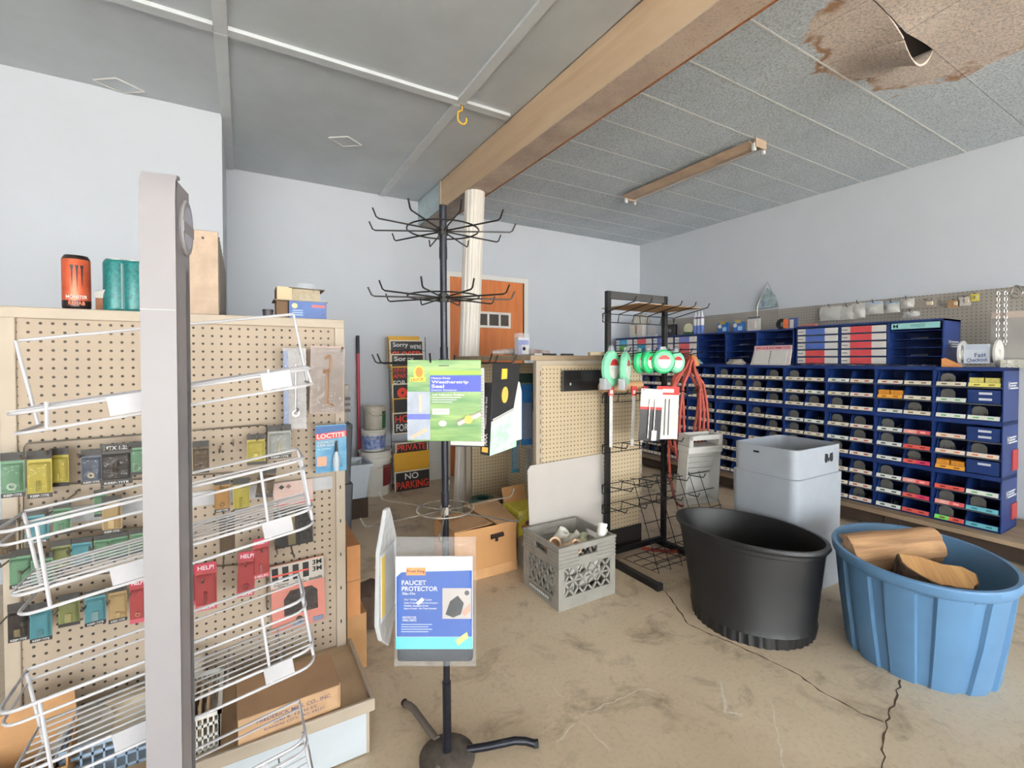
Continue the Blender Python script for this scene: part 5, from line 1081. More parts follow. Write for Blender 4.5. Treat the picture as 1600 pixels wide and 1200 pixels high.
# ------------------------------------------------------------------ tubs and bin
def oval(q, z, zt, r0, e, cen0, cen1):
    """blend from base circle r0 at cen0 to rim ellipse e=(a,b,dir) at cen1"""
    t = max(0, z/zt); a, b, ang = e; c, s = math.cos(q-ang), math.sin(q-ang); re = 1/math.sqrt((c/a)**2+(s/b)**2)
    tt = t**.8; r = r0*(1-tt)+re*tt; cx, cy = cen0[0]*(1-t)+cen1[0]*t, cen0[1]*(1-t)+cen1[1]*t
    return r, cx, cy
t = thing('planter_tub', 'large black plastic nursery tub with lipped rim', 'tub', (2.09, 1.313, 0))
ang = math.atan2(-.987, .159); e = (.335, .228, ang); ZT = .418
def fnB(q, r, z):
    rr_, cx, cy = oval(q, z, ZT, .262, e, (0, 0), (.010, .034)); f = 1-(.018*(math.sin(q*44) > 0) if z < .045 and r == 1 else 0)
    return cx+rr_*r*f*math.cos(q), cy+rr_*r*f*math.sin(q)
mTub = mat('black_nursery_plastic', (22, 22, 24), .45, var=.15, vs=6)
MB().lathe([(1, .0), (1, .044), (1.0, .046), (.975, .07), (.985, .3), (.99, .375), (1.0, .378), (1.0, .392), (1.03, .395), (1.045, .405), (1.03, .418), (.98, .418), (.965, .40), (.955, .3), (.93, .03)], 176, fn=fnB, cap1=True).build('tub_wall', mTub, t, smooth=True)
mb = MB(); P = []
for q in [ang+math.pi/2+math.radians(-34+i*4-8) for i in range(12)]:
    x, y = fnB(q, 1.06, .395); P.append((x, y, .393))
MB().tube(P, .012, 8).build('rim_grip', mTub, t, smooth=True)
mb = MB(); q0 = math.radians(-118); P = []
t2 = thing('pool_tub', 'light blue fluted plastic tub holding split logs', 'tub', (2.417, .792, 0))
e2 = (.352, .288, math.atan2(-.529, -.848)); ZT2 = .42; nfl = 13
def fnU(q, r, z):
    rr_, cx, cy = oval(q, z, ZT2, .25, e2, (0, 0), (-.004, .002))
    s = (q*nfl/(2*math.pi)) % 1; f = 1.0
    if z < .385: f = 1-.045*(1 if .12 < s < .5 else 0)*(1 if abs(r-1) < .06 else 0)
    return cx+rr_*r*f*math.cos(q), cy+rr_*r*f*math.sin(q)
mPool = mat('light_blue_pool_plastic', (94, 136, 176), .45, var=.08, vs=5)
MB().lathe([(.96, 0), (.965, .015), (.975, .2), (.98, .375), (.985, .387), (1.0, .39), (1.015, .40), (1.015, .425), (1.0, .432), (.955, .432), (.945, .42), (.94, .38), (.90, .02)], 234, fn=fnU, cap1=True).build('tub_wall', mPool, t2, smooth=True)
# logs
def log(label, c, rot, L, r, m1, seed, half=False):
    rnd = random.Random(seed); t = thing('firewood_log', label, 'log', c, rot=rot, group='logs in the blue tub'); mb = MB(); n = 20; ph = [rnd.uniform(0, 6) for _ in range(4)]
    def fn(q, rr, z):
        f = 1+.10*math.sin(2*q+ph[0])+.06*math.sin(5*q+ph[1]+z*14)+.03*math.sin(11*q+ph[2]+z*33)
        y = rr*f*math.sin(q)
        if half and y > r*.15: y = r*.15+.012*math.sin(q*7+z*30)
        return rr*f*math.cos(q), y
    mb.lathe([(r*.94, 0), (r, .01), (r*1.03, L*.3), (r*.97, L*.6), (r*1.0, L*.95), (r*.95, L)], 28, fn=fn)
    mb.build('bark_side', m1, t, smooth=True)
    e_ = MB(); e_.lathe([(r*.95, L), (r*.95, L+.002)], 28, fn=fn, cap1=True, cap0=False); e_.build('cut_end', mat('cut_wood', (206, 160, 104), .8, var=.18, vs=18), t); return t
mL1 = wood('split_log_face', (202, 158, 114), (112, 80, 56), 2, 7, .85); mL2 = mat('dark_bark', (92, 72, 56), .95, var=.35, vs=25, bump=.8, bs=40)
pa, pb = onz(1336, 848, .42), onz(1470, 868, .43)
dv = (pb-pa); yawl = math.atan2(dv.y, dv.x)
def logrot(y, el): return Matrix.Rotation(y, 4, 'Z') @ Matrix.Rotation(R_(90)-el, 4, 'Y')
log('long split log with pale tan side in blue tub', (2.265, 1.00, .375), logrot(math.atan2(-.17, .40), .04).to_euler(), .43, .080, mL1, 3, True)
c = onz(1452, 884, .40); t = thing('firewood_log', 'half-round log chunk with sawn face up and bark rim in blue tub', 'log', (c.x, c.y, .30), rot=(R_(18), R_(8), R_(-52)), group='logs in the blue tub')
rl = random.Random(4); hp = [(-.125, .03), (-.05, .045), (.02, .03), (.09, .045), (.125, .02)]+[(.125*math.cos(q)*rl.uniform(.93, 1.05), -.105*math.sin(q)*rl.uniform(.93, 1.05)) for q in [R_(12+13*i) for i in range(13)]]
MB().prism(hp, 0, .115, 'xy').build('bark_side', mL2, t); MB().prism([(x*.95, y*.95) for x, y in hp], .1145, .1175, 'xy').build('cut_end', wood('sawn_face', (214, 168, 110), (168, 118, 72), 1, 7, .85), t)
log('dark log lying under the others in blue tub', (2.24, .88, .232), logrot(math.atan2(-.2, .3), .0).to_euler(), .32, .060, mL2, 8)
log('log at the bottom of the blue tub', (2.28, .76, .088), logrot(.1, .0).to_euler(), .26, .072, mL2, 11)
# grey bin
t = thing('grey_bin', 'tall grey plastic bin with rounded corners and goggle-shaped handle hole', 'bin', (2.634, 1.453, 0))
mGB = mat('grey_bin_plastic', (160, 166, 174), .45, var=.07, vs=4)
def rrect(a, b, r, n=6): 
    P = []
    for cx, cy, q0 in ((a-r, b-r, 0), (-a+r, b-r, 90), (-a+r, -b+r, 180), (a-r, -b+r, 270)):
        for i in range(n+1): q = R_(q0+90*i/n); P.append((cx+r*math.cos(q), cy+r*math.sin(q)))
    return P
mb = MB(); secs = [(.232, .178, .0), (.238, .184, .60), (.238, .184, .612), (.228, .174, .616), (.230, .176, .765), (.225, .171, .766), (.222, .168, .6), (.22, .165, .02)]
sz = len(rrect(1, 1, .05)); vs = []
for a, b, z in secs: vs += [(x, y, z-(.0 if abs(z-.765) > .002 else .0)) for x, y in rrect(a, b, .045)]
fs = [tuple(range(sz))[::-1]]
for k in range(len(secs)-1):
    for i in range(sz): j = (i+1) % sz; fs.append((k*sz+i, k*sz+j, (k+1)*sz+j, (k+1)*sz+i))
fs.append(tuple(range((len(secs)-1)*sz, len(secs)*sz))); mb.add(vs, fs); mb.build('bin_shell', mGB, t, smooth=True)
for sx in (-1, 1): MB().prism([(.085+sx*.008, .70), (.085+sx*.012, .722), (.085+sx*.038, .726), (.085+sx*.042, .69), (.085+sx*.034, .676), (.085+sx*.016, .68)], -.1775, -.1745, 'xz').build('handle_hole', mInk, t)
MB().prism([(.077, .70), (.093, .70), (.088, .684), (.085, .678), (.082, .684)], -.1772, -.1745, 'xz').build('handle_bridge', mInk, t)
for i in range(5): MB().box((.14, -.1765, .742-.011*i), (.195, -.1752, .745-.011*i)).build('moulded_line', flat((146, 150, 160)), t)
MB().box((-.232, .02, .725), (-.2295, .05, .735)).build('handle_hole', mInk, t)
# ------------------------------------------------------------------ blue bin cabinets on the wall side
CXF, CY0, PITCH, CZ0, MH = 4.03, .922, .333, .15, .3427
plat = thing('wood_platform', 'low rough wooden platform under the blue bin cabinets', 'platform', (CXF, 0, 0))
mPl = wood('grey_old_plank', (168, 146, 120), (116, 96, 76), 1, 1.2, .8)
for i in range(5): MB().box((-.10+i*.125, .3, .118), (.02+i*.125, 4.42, .149)).build('plank', mPl, plat, bev=.003)
for y in (.5, 1.4, 2.3, 3.2, 4.2): MB().box((-.08, y, 0), (.5, y+.09, .118)).build('bearer', mat('dark_bearer', (66, 52, 42), .9), plat)
MB().box((-.07, .32, .03), (-.045, 4.4, .118)).build('skirt_board', mat('dark_bearer', (66, 52, 42)), plat)
mEdge = mat('shelf_edge_metal', (132, 134, 140), .35, .6); mDiv = mat('grey_divider', (112, 110, 104), .6)
# shared meshes; local frame: front faces -X, y runs along the wall, origin at front lower corner
body = MB(); D = .30; t_ = .006
body.box((0, 0, 0), (D, t_, MH)); body.box((0, PITCH-t_, 0), (D, PITCH, MH)); body.box((0, 0, 0), (D, PITCH, t_)); body.box((0, 0, MH-.022), (D, PITCH, MH)); body.box((D-.004, 0, 0), (D, PITCH, MH))
meBody = body.mesh('cabinet_body', mBlue); ROW = (MH-.03)/3
meEdge = MB().box((-.002, .006, 0), (.28, PITCH-.006, .005)).mesh('shelf_edge', mEdge)
bw_ = (PITCH-.02)/2
bn = MB(); hB = ROW-.016
def slab(p4, th):  # thin plate from quad
    p = [Vector(q) for q in p4]; n = (p[1]-p[0]).cross(p[3]-p[0]).normalized()*th; return [tuple(q) for q in p]+[tuple(q+n) for q in p]
bn.hexa(slab(((.004, .002, .003), (.26, .002, .003), (.26, bw_-.002, .003), (.004, bw_-.002, .003)), .002))
for y in (.002, bw_-.004): bn.hexa(slab(((.0, y, .002), (.26, y, .002), (.26, y, hB), (.045, y, hB)), .002))
bn.box((.258, .002, .002), (.26, bw_-.002, hB)); bn.hexa(slab(((.0, .002, .002), (.0, bw_-.002, .002), (.012, bw_-.002, .030), (.012, .002, .030)), .002))
meBin = bn.mesh('bin', mBlueBin)
rv = MB(); rv.box((0, .002, .002), (.003, bw_-.002, hB)); rv.box((0, .002, .002), (.26, .004, hB)); rv.box((0, bw_-.004, .002), (.26, bw_-.002, hB)); rv.box((0, .002, .002), (.26, bw_-.002, .004)); meRev = rv.mesh('bin', mBlueBin)
dv_ = MB(); dv_.prism([(bw_*.45, .004), (bw_*.93, .004), (bw_*.93, hB*.7), (bw_*.86, hB*.9), (bw_*.7, hB*.97), (bw_*.54, hB*.9), (bw_*.45, hB*.7)], .055, .058, 'yz'); meDiv = dv_.mesh('divider', mDiv)
def labmat(name, rgb, ink, rgb2=None):
    m = bpy.data.materials.new(name); m.use_nodes = True; g = N(m); p = g.n['Principled BSDF']; s = g.new('ShaderNodeSeparateXYZ'); g.l.new(g.obj(), s.inputs[0])
    y = g.math('SUBTRACT', g.math('ABSOLUTE', s.outputs[1]), .034); f = g.math('MULTIPLY', g.math('LESS_THAN', g.math('ABSOLUTE', y), .014), g.math('LESS_THAN', g.math('ABSOLUTE', s.outputs[2]), .0045))
    c = g.mix(g.math('GREATER_THAN', s.outputs[1], 0.0), lin(rgb), lin(rgb2 or rgb)); g.l.new(g.mix(f, c, lin(ink)), p.inputs['Base Color']); p.inputs['Roughness'].default_value = .5; return m
lm = MB(); lm.hexa(slab(((-.0065, -bw_*.47, -.0125), (-.0065, bw_*.47, -.0125), (.004, bw_*.47, .0125), (.004, -bw_*.47, .0125)), -.0012))
LK = {k: lm.mesh('label_strip', labmat('label_'+k, *v)) for k, v in dict(cream=((228, 218, 196), (120, 104, 92)), creamred=((230, 220, 204), (176, 60, 60)), white=((226, 228, 220), (60, 70, 66)), green=((226, 230, 218), (110, 180, 120)), orange=((232, 214, 196), (214, 120, 80)), red=((214, 88, 76), (120, 34, 34)), redpink=((220, 92, 92), (240, 190, 180), (232, 160, 150)), pink=((218, 62, 96), (130, 20, 50), (216, 96, 84)), redgreen=((214, 88, 76), (120, 34, 34), (120, 210, 96)), teal=((104, 178, 190), (50, 110, 120)), amber=((232, 164, 60), (150, 90, 20)), yellow=((234, 222, 120), (150, 130, 60))).items()}
wl_ = MB().box((-.001, -.03, -.007), (0, .03, .007)).mesh('label_strip', flat((214, 216, 224)))
colname = ['nearest the camera end', 'second from the camera end', 'third from the camera end', 'fourth from the camera end', 'fifth along', 'sixth along', 'seventh along, behind the roller tray', 'eighth along, behind the hose', 'ninth along, behind the black rack', 'last, in the far corner']
levname = ['bottom', 'middle', 'top']
# label colours by row from top (0) to bottom (8): (far bin, near bin); bin 0 is the far (left in view) one
C0 = [('cream', 'yellow'), ('green', 'REV2'), ('green', 'green'), ('orange', 'REV2'), ('orange', 'orange'), ('amber', 'REV1'), ('red', 'green'), ('redpink', 'teal'), ('redgreen', 'teal')]
C1 = [('creamred', 'cream'), ('amber', 'cream'), ('white', 'cream'), ('white', 'redpink'), ('white', 'red'), ('white', 'pink'), ('white', 'redpink'), ('white', 'pink'), ('white', 'red')]
rb = random.Random(11)
for j in range(10):
    for lv in range(3):
        cab = thing('bin_cabinet', 'blue steel bin cabinet, %s of its stack, %s' % (levname[lv], colname[j]), 'bin cabinet', (CXF, CY0+j*PITCH, CZ0+lv*MH), group='blue bin cabinets')
        inst('cabinet_body', meBody, cab)
        for k in range(3):           # rows, bottom to top
            z = .008+k*ROW; row = (2-lv)*3+(2-k)
            if k: inst('shelf_edge', meEdge, cab, (0, 0, z-.006))
            for s_ in range(2):       # s_=1 is the far (left in view) bin
                y = .01+s_*bw_; pick = (C0, C1)[j][row][0 if s_ else 1] if j < 2 else rb.choice(('cream', 'cream', 'creamred', 'white') if j in (2,) and s_ == 0 else ('cream', 'cream', 'cream', 'white') if j < 4 else ('cream',))
                if j == 2 and s_ == 0: pick = 'creamred'
                if pick.startswith('REV'):
                    b_ = inst('bin', meRev, cab, (.002, y, z))
                    for q in range(int(pick[3])): inst('label_strip', wl_, b_, (-.001, bw_*.45, hB*(.75-.42*q)))
                    continue
                b_ = inst('bin', meBin, cab, (rb.uniform(-.004, .004), y, z)); inst('label_strip', LK[pick], b_, (.004, bw_/2, .016))
                if rb.random() < .55: inst('divider', meDiv, b_)
                if pick in ('amber', 'yellow'):
                    for q in range(2): MB().box((.012, .01+q*bw_*.47, .006), (.09, .01+q*bw_*.47+bw_*.42, .06)).build('small_box', mat('amber_box' if pick == 'amber' else 'yellow_box_print', (226, 150, 50) if pick == 'amber' else (226, 214, 120), .5, var=.15, vs=40), b_)
                elif rb.random() < .25:
                    for q in range(4): yy = rb.uniform(.02, bw_-.02); MB().tube([(.02, yy, .03), (.07, yy+rb.uniform(-.02, .02), .04+rb.uniform(0, .015))], .003, 5).build('loose_part', mChrome, b_)
    # end logo plates on the near end
for lv in range(3):
    z = CZ0+lv*MH
    cabn = [o for o in C.objects if o.name.startswith('bin_cabinet') and abs(o.location.y-CY0) < .01 and abs(o.location.z-z) < .01][0]
    txt(cabn, 'M', (.1, -.0015, .23), (1, 0, 0), (0, 0, 1), .036, .05, mWhiteInk, .01)
    for q, (a, b) in enumerate(((.13, .26), (.13, .24), (.12, .28))): MB().box((a, -.0015, .238-.016*q), (b, 0, .247-.016*q)).build('logo_bar', mWhiteInk, cabn)
    if lv < 2: MB().box((.18, -.006, .06-.03*lv), (.29, -.0005, .16)).build('red_box', flat((166, 52, 50)), cabn)
TOPZ = CZ0+3*MH
# upper cabinets
UX = 4.11; UD = .30
def ucab(y0, y1, z1, kind, label, rows=5, cols=None, toplab=False):
    t = thing('slide_cabinet', label, 'cabinet', (UX, y0, TOPZ), group='upper blue cabinets'); w, h = y1-y0, z1-TOPZ; b = MB()
    b.box((0, 0, 0), (UD, .008, h)); b.box((0, w-.008, 0), (UD, w, h)); b.box((0, 0, 0), (UD, w, .012)); b.box((0, 0, h-.014), (UD, w, h)); b.box((UD-.006, 0, 0), (UD, w, h)); b.build('cabinet_body', mBlue, t)
    rh = (h-.03)/rows
    for k in range(rows):
        z = .014+k*rh; c = cols[rows-1-k] if cols else None
        if k: MB().box((.002, .008, z-.003), (UD-.01, w-.008, z+.001)).build('shelf', mBlue, t)
        if c:
            d = MB().box((-.004, .014, z+.004), (UD-.03, w-.014, z+rh-.008)).build('drawer', mPaper, t, bev=.002)
            MB().box((-.006, w*.32, z+.005), (-.003, w*.76, z+rh-.009)).build('drawer_label', flat(c), d)
            MB().box((-.0055, w*.82, z+rh*.42), (-.0035, w*.94, z+rh*.5)).build('print_line', mInk, d)
        elif k in (1, 3): MB().tube([(.03, w*.3, z+.008), (.05, w*.62, z+.008)], .005, 6).build('loose_part', mHook, t)
        if not c and k < rows-1: MB().box((.0, w*.45, z-.004), (.004, w*.55, z+.006)).build('shelf_tab', mBlue, t)
    if toplab:
        o = MB().box((-.004, .02, h-.062), (-.001, w-.02, h-.02)).build('title_plate', flat((152, 208, 206)), t); txt(o, 'M', (-.0045, w-.045, h-.041), (0, -1, 0), (0, 0, 1), .03, .026, mInk)
        for q in range(3): MB().box((-.0046, w*.32, h-.033-.009*q), (-.0042, w*.58, h-.030-.009*q)).build('print_line', flat((70, 110, 120)), o)
    return t
k_ = UX/4.03; BLb, REb = (70, 96, 166), (196, 72, 78)
yy = [onx(u, 520, UX).y for u in (1475, 1388, 1312, 1244)]
zU = onx(1475, 497, UX).z
cb = ucab(yy[0], yy[1], zU, 'x', 'blue open-slot cabinet with teal title plate, upper row near end', 5, None, True)
txt(cb, 'M', (.1, -.0015, .16), (1, 0, 0), (0, 0, 1), .036, .05, mWhiteInk, .01); [MB().box((.13, -.0015, .168-.016*q), (.26, 0, .177-.016*q)).build('logo_bar', mWhiteInk, cb) for q in range(3)]
ucab(yy[1], yy[2], zU, 'x', 'blue cabinet holding five white boxes with red labels', 5, [REb]*5); ucab(yy[2], yy[3], zU, 'x', 'blue cabinet holding white boxes with blue and red labels', 5, [BLb, BLb, BLb, REb, REb])
zU2 = onx(1240, 513, UX).z; y2 = [onx(u, 530, UX).y for u in (1240, 1183, 1134, 1090)]
for i in range(3): ucab(y2[i], y2[i+1], zU2, 'x', 'blue empty slotted cabinet, %s of three in upper row' % ('nearest', 'middle', 'farthest')[i], 5)
ya = y2[3]; yb = 4.42; TE, GN = (56, 148, 176), (84, 150, 70)
cl = [[(116, 124, 190), (206, 90, 96), (206, 90, 96), (206, 90, 96)], [(100, 116, 186), (100, 116, 186), (116, 124, 190), (206, 90, 96)], [(206, 84, 90), TE, TE, TE], [(70, 150, 190), GN, GN, TE]]
for i in range(4): ucab(ya+(yb-ya)*i/4, ya+(yb-ya)*(i+1)/4, zU2, 'x', 'blue cabinet of boxes with %s labels toward the far corner' % ('violet and red', 'violet', 'red and teal', 'blue and green')[i], 4, cl[i])
# grey pegboard on the wall
pgw = thing('wall_pegboard', 'grey pegboard mounted along the right wall above the bins', 'pegboard', (RX-.03, .2, 1.18)); MB().box((0, 0, 0), (.012, 3.9, .55)).build('peg_sheet', peg('grey_pegboard', (158, 152, 144), 1, rad=.13, hole=(70, 64, 60)), pgw); 
for y in (0, 1.3, 2.6, 3.86): MB().box((.012, y, 0), (.03, y+.04, .55)).build('furring', mCard, pgw)
# things on the ledge and on top of the upper cabinets
LZ = TOPZ
def onledge(u, X): return onx(u, 560, X).y
y0 = onledge(1203, 4.06); t = thing('catalog_stand', 'open ring-bound catalog on a stand headed ANCHOR INFORMATION', 'catalog', (4.045, y0, LZ))
def rotz_face(o): o.rotation_euler = (0, 0, R_(-90)); return o
rotz_face(t)   # local x runs along -Y (to the right in view), local -y faces the camera side (-X)
MB().prism([(-.008, 0), (.03, .0), (.06, .14), (.055, .14)], -.17, .17, 'yz').build('stand', mat('pale_stand', (214, 204, 200), .5), t)
MB().hexa([(-.17, .052, .135), (.17, .052, .135), (.17, .056, .135), (-.17, .056, .135), (-.17, .056, .175), (.17, .056, .175), (.17, .060, .175), (-.17, .060, .175)]).build('header_card', flat((226, 196, 200)), t); txt(t, 'ANCHOR INFORMATION', (0, .0505, .155), (1, 0, 0), (0, .1, 1), .31, .024, flat((190, 60, 80)), .02)
for s in (-1, 1): MB().hexa([(s*.005, -.012, .006), (s*.15, -.012, .006), (s*.15, -.006, .008), (s*.005, -.004, .01), (s*.005, .032, .128), (s*.145, .03, .122), (s*.145, .036, .122), (s*.005, .038, .128)]).build('catalog_page', mPaper, t)
for i in range(6): MB().tube(arc((0, .0+.006*i, .02+.02*i), .008, 0, math.pi, 6, (1, 0, 0), (0, -.9, .3)), .0015, 5).build('ring', mChrome, t)
for k, (u, lab) in enumerate(((1150, 'crumpled clear bag on the ledge left of the catalog'), (1085, 'bagged teal parts on the ledge beside the hose'))): bag('plastic_bag', lab, 'plastic bag', (4.065, onledge(u, 4.06), LZ), (.05, .09, .055), cl2 if not k else clear('teal_bag', (150, 196, 200), .75), 20+k)
t = thing('plastic_sheet', 'thin crumpled plastic sheet along the ledge under the label boxes', 'plastic sheet', (4.055, yy[0]+.02, LZ)); mb = MB(); vs = []; n = 40; Ls = y2[1]-yy[0]
for i in range(n+1):
    for j in range(3): vs.append((-.025+.035*j/2+random.uniform(-.004, .004), Ls*i/n, .003+random.uniform(0, .010)))
mb.add(vs, [(3*i+j, 3*i+j+1, 3*i+j+4, 3*i+j+3) for i in range(n) for j in range(2)]).build('sheet', clear('cloudy_sheet', (214, 218, 222), .7, .2), t, smooth=True)
t = thing('bolt_tray', 'long tray of dark loose bolts on the ledge by the reel', 'tray', (4.06, yy[0]+.02, LZ+.002)); MB().box((-.028, 0, 0), (.03, .40, .004)).build('tray_base', mBlue, t)
for i in range(26): y = .01+i*.015; MB().tube([(-.02, y, .008), (.022, y+.006, .010)], .004, 6).build('bolt', mat('dark_bolt', (92, 84, 78), .4, .6), t)
UZ = zU2
def ontop(name, lab, cat, u, X=4.25, z=None): y = onx(u, 505, X).y; t = thing(name, lab, cat, (X, y, UZ if z is None else z), group='goods on the upper cabinets'); rotz_face(t); return t
for u, lab in ((1129, 'blue and white boxed packet, left of the pair, on upper cabinet'), (1153, 'blue and white boxed packet, right of the pair, on upper cabinet')):
    t = ontop('boxed_packet', lab, 'packet', u); MB().box((-.055, 0, 0), (.055, .03, .105)).build('packet_body', mat('blue_packet', (36, 100, 176), .45, var=.2, vs=25), t); MB().lathe([(.02, -.001), (.02, 0)], 16, (-.03, 0, .07), axis='y', cap1=True).build('round_mark', mWhiteInk, t); MB().box((0, -.001, .02), (.045, 0, .06)).build('white_print', flat((170, 200, 226)), t); MB().box((-.03, -.001, .09), (.03, .001, .12)).build('hang_tab', flat((170, 150, 90)), t)
t = ontop('bath_card', 'white carded fitting leaning on the upper cabinets', 'packet', 1178, 4.24); MB().box((-.065, 0, 0), (.065, .004, .135)).build('backing_card', mPaper, t); MB().box((-.065, -.001, .122), (.065, 0, .14)).build('dark_header', flat((90, 96, 110)), t); MB().box((-.02, -.02, .03), (.025, 0, .1)).build('fitting', mat('pale_fitting', (206, 196, 188), .4), t, bev=.006)
for k, u in enumerate((1087, 1092, 1097)):
    t = ontop('caulk_tube', 'white caulk tube with blue base, %s of three' % ('left', 'middle', 'right')[k], 'tube', u, 4.22+.0*k); MB().lathe([(.022, 0), (.022, .19), (.012, .197), (.006, .23), (.003, .25)], 14, cap1=True).build('tube_body', mat('caulk_white', (222, 222, 226), .4), t, smooth=True); MB().lathe([(.0226, .005), (.0226, .095)], 14, cap0=False).build('blue_band', flat((84, 110, 178)), t, smooth=True); MB().lathe([(.0226, .165), (.0226, .185)], 14, cap0=False).build('dark_band', flat((110, 96, 130)), t)
t = ontop('black_case', 'black carded tool standing behind the rack post', 'packet', 1047, 4.22); MB().box((-.075, 0, 0), (.075, .03, .13)).build('case_body', flat((30, 30, 32), .35), t); MB().lathe([(.02, -.001), (.02, 0)], 12, (0, 0, .06), axis='y', cap1=True).build('print_mark', flat((110, 110, 116)), t)
for k, (u, cc, lab) in enumerate(((995, (214, 208, 196), 'pale carton pair standing far along the upper cabinets'), (1018, (196, 190, 190), 'round white disc pack on the far upper cabinets'), (1075, (206, 206, 170), 'round pale disc packs beside the caulk tubes'))):
    t = ontop('disc_pack', lab, 'packet', u, 4.2)
    if k == 0: [MB().box((x, 0, 0), (x+.1, .06, .16)).build('carton_body', flat(cc), t, bev=.004) for x in (-.12, .0)]; MB().box((-.03, -.001, .05), (-.0, .0, .15)).build('brown_gap', flat((150, 110, 84)), t)
    else: MB().lathe([(.055, 0), (.055, .012)], 22, (0, 0, .07), axis='y', cap1=True).build('disc', flat(cc), t); MB().box((-.06, 0, 0), (.06, .04, .03)).build('pack_base', mWhitePl if k == 1 else flat((60, 110, 80)), t)
bag('plastic_bag', 'cloudy bag on top of far upper cabinets behind the rack', 'plastic bag', (4.28, onx(1000, 480, 4.28).y, UZ+.16), (.07, .13, .14), cl2, 31)
t = ontop('tape_roll', 'black tape roll with orange tag on the upper cabinets', 'tape roll', 1221, 4.2); MB().lathe([(.05, 0), (.05, .025), (.024, .025), (.024, 0), (.05, 0)], 24, (0, 0, .05), axis='y', cap0=False).build('tape', mInk, t, smooth=True); MB().box((.02, -.006, .01), (.05, .02, .09)).build('orange_tag', flat((222, 110, 60)), t); MB().box((.06, .01, 0), (.13, .03, .1)).build('blue_card', flat((70, 86, 140)), t); MB().box((.07, .005, .01), (.10, .01, .085)).build('white_card', mPaper, t)
t = ontop('red_packet', 'small faded red packet lying on cabinet beside the bags', 'packet', 1262, 4.2, zU); MB().box((-.06, 0, 0), (.06, .05, .022)).build('packet_body', flat((196, 110, 90)), t, bev=.004)
# wire house-shaped sign on the wall
c = onx(1198, 465, RX-.06); t = thing('house_sign', 'small house-shaped glass ornament on a wire hanger', 'ornament', (RX-.05, c.y, c.z-.10)); rotz_face(t)
MB().prism([(-.12, 0), (.12, 0), (.085, .11), (.0, .20), (-.085, .11)], 0, .005, 'xz').build('glass_body', mat('blue_grey_glass', (164, 184, 190), .2, var=.35, vs=18), t); MB().tube([(-.10, 0, -.10), (-.105, 0, .02), (-.02, 0, .22), (0, 0, .255), (.02, 0, .22), (.105, 0, .02), (.12, 0, -.12)], .003, 6).build('wire_hanger', mHook, t, smooth=True); MB().box((-.06, -.001, .01), (-.03, 0, .07)).build('door_print', flat((96, 116, 140)), t); MB().tube([(-.10, 0, -.012), (.115, 0, .0)], .0025, 6).build('wire_bar', mHook, t)
# bags of fittings on wall hooks
def wallbag(u, v, w, h, lab, m, head=None, k=1):
    X = RX-.12; c = onx(u, v, X); kk = (onx(u+1, v, X)-c).length; t = thing('hanging_bag', lab, 'hanging pack', (X, c.y, c.z-h*kk*.5), group='bags on the wall pegboard'); rotz_face(t); W, Hh = w*kk*.5, h*kk*.5*.8
    rnd = random.Random(u); mb = MB(); vs = []; n = 6
    for s in (-1, 1):
        for i in range(n+1):
            for j in range(n+1): a, b = i/n*2-1, j/n; vs.append((W*a+rnd.uniform(-.006, .006), s*.028*max(0, 1-a*a)*max(0, 1-(b*2-.8)**2)+rnd.uniform(-.004, .004), Hh*2*b))
    q = (n+1)**2; fs = []
    for b_ in (0, q):
        for i in range(n):
            for j in range(n): o_ = b_+i*(n+1)+j; fs.append((o_, o_+1, o_+n+2, o_+n+1))
    mb.add(vs, fs).build('bag_film', m, t, smooth=True)
    if head: MB().box((-W*.8, -.006, Hh*1.5), (W*.8, .004, Hh*2.05)).build('header_card', flat(head), t)
    for i in range(3): MB().lathe([(.01, 0), (.013, .02), (.008, .03)], 8, (rnd.uniform(-W*.5, W*.5), 0, Hh*(.2+.25*i)), cap1=True).build('contents', mat('white_pvc', (232, 228, 218)), t)
    MB().tube([(0, .09, Hh*2-.01), (0, -.03, Hh*2-.006), (0, -.04, Hh*2+.02)], .003, 6).build('hook', mInk, t)
cw = clear('milky_bag', (240, 238, 230), .5, .15)
for u, v, w, h, lab, hd in ((1298, 487, 34, 30, 'milky bag of fittings, first on the wall pegboard', None), (1325, 486, 28, 30, 'milky bag of fittings, second on the wall pegboard', None), (1342, 482, 22, 34, 'tall milky bag of fittings, third on wall pegboard', None), (1366, 479, 28, 28, 'bag with blue square print on wall pegboard', (170, 190, 216)), (1394, 478, 24, 26, 'bag with blue tinted fitting on the wall pegboard', (150, 176, 196)), (1418, 472, 22, 22, 'small clear bag near the pegboard brown card', None), (1424, 490, 26, 14, 'flat bag lying low on the wall pegboard', None)): wallbag(u, v, w, h, lab, cw, hd)
for u, v, w, h, cc, lab in ((1446, 474, 34, 22, (150, 140, 132), 'grey brown card with cream switch on pegboard'), (1490, 474, 18, 22, (176, 138, 96), 'tan bagged hook on wall pegboard'), (1507, 470, 20, 26, (206, 198, 196), 'white carded fitting on wall pegboard'), (1523, 464, 14, 22, (222, 206, 90), 'yellow topped small card on wall pegboard')):
    X = RX-.07; c = onx(u, v, X); kk = (onx(u+1, v, X)-c).length; t = thing('hanging_card', lab, 'hanging pack', (X, c.y, c.z-h*kk*.4), group='cards on the wall pegboard'); rotz_face(t); W, Hh = w*kk*.5, h*kk*.7
    MB().box((-W, 0, 0), (W, .004, Hh)).build('backing_card', flat(cc), t); MB().box((W*.1, -.014, Hh*.3), (W*.7, 0, Hh*.75)).build('fitting', mat('cream_fitting', (220, 208, 180), .4), t, bev=.003); MB().tube([(0, .035, Hh), (0, -.02, Hh+.004)], .003, 6).build('hook', mInk, t)
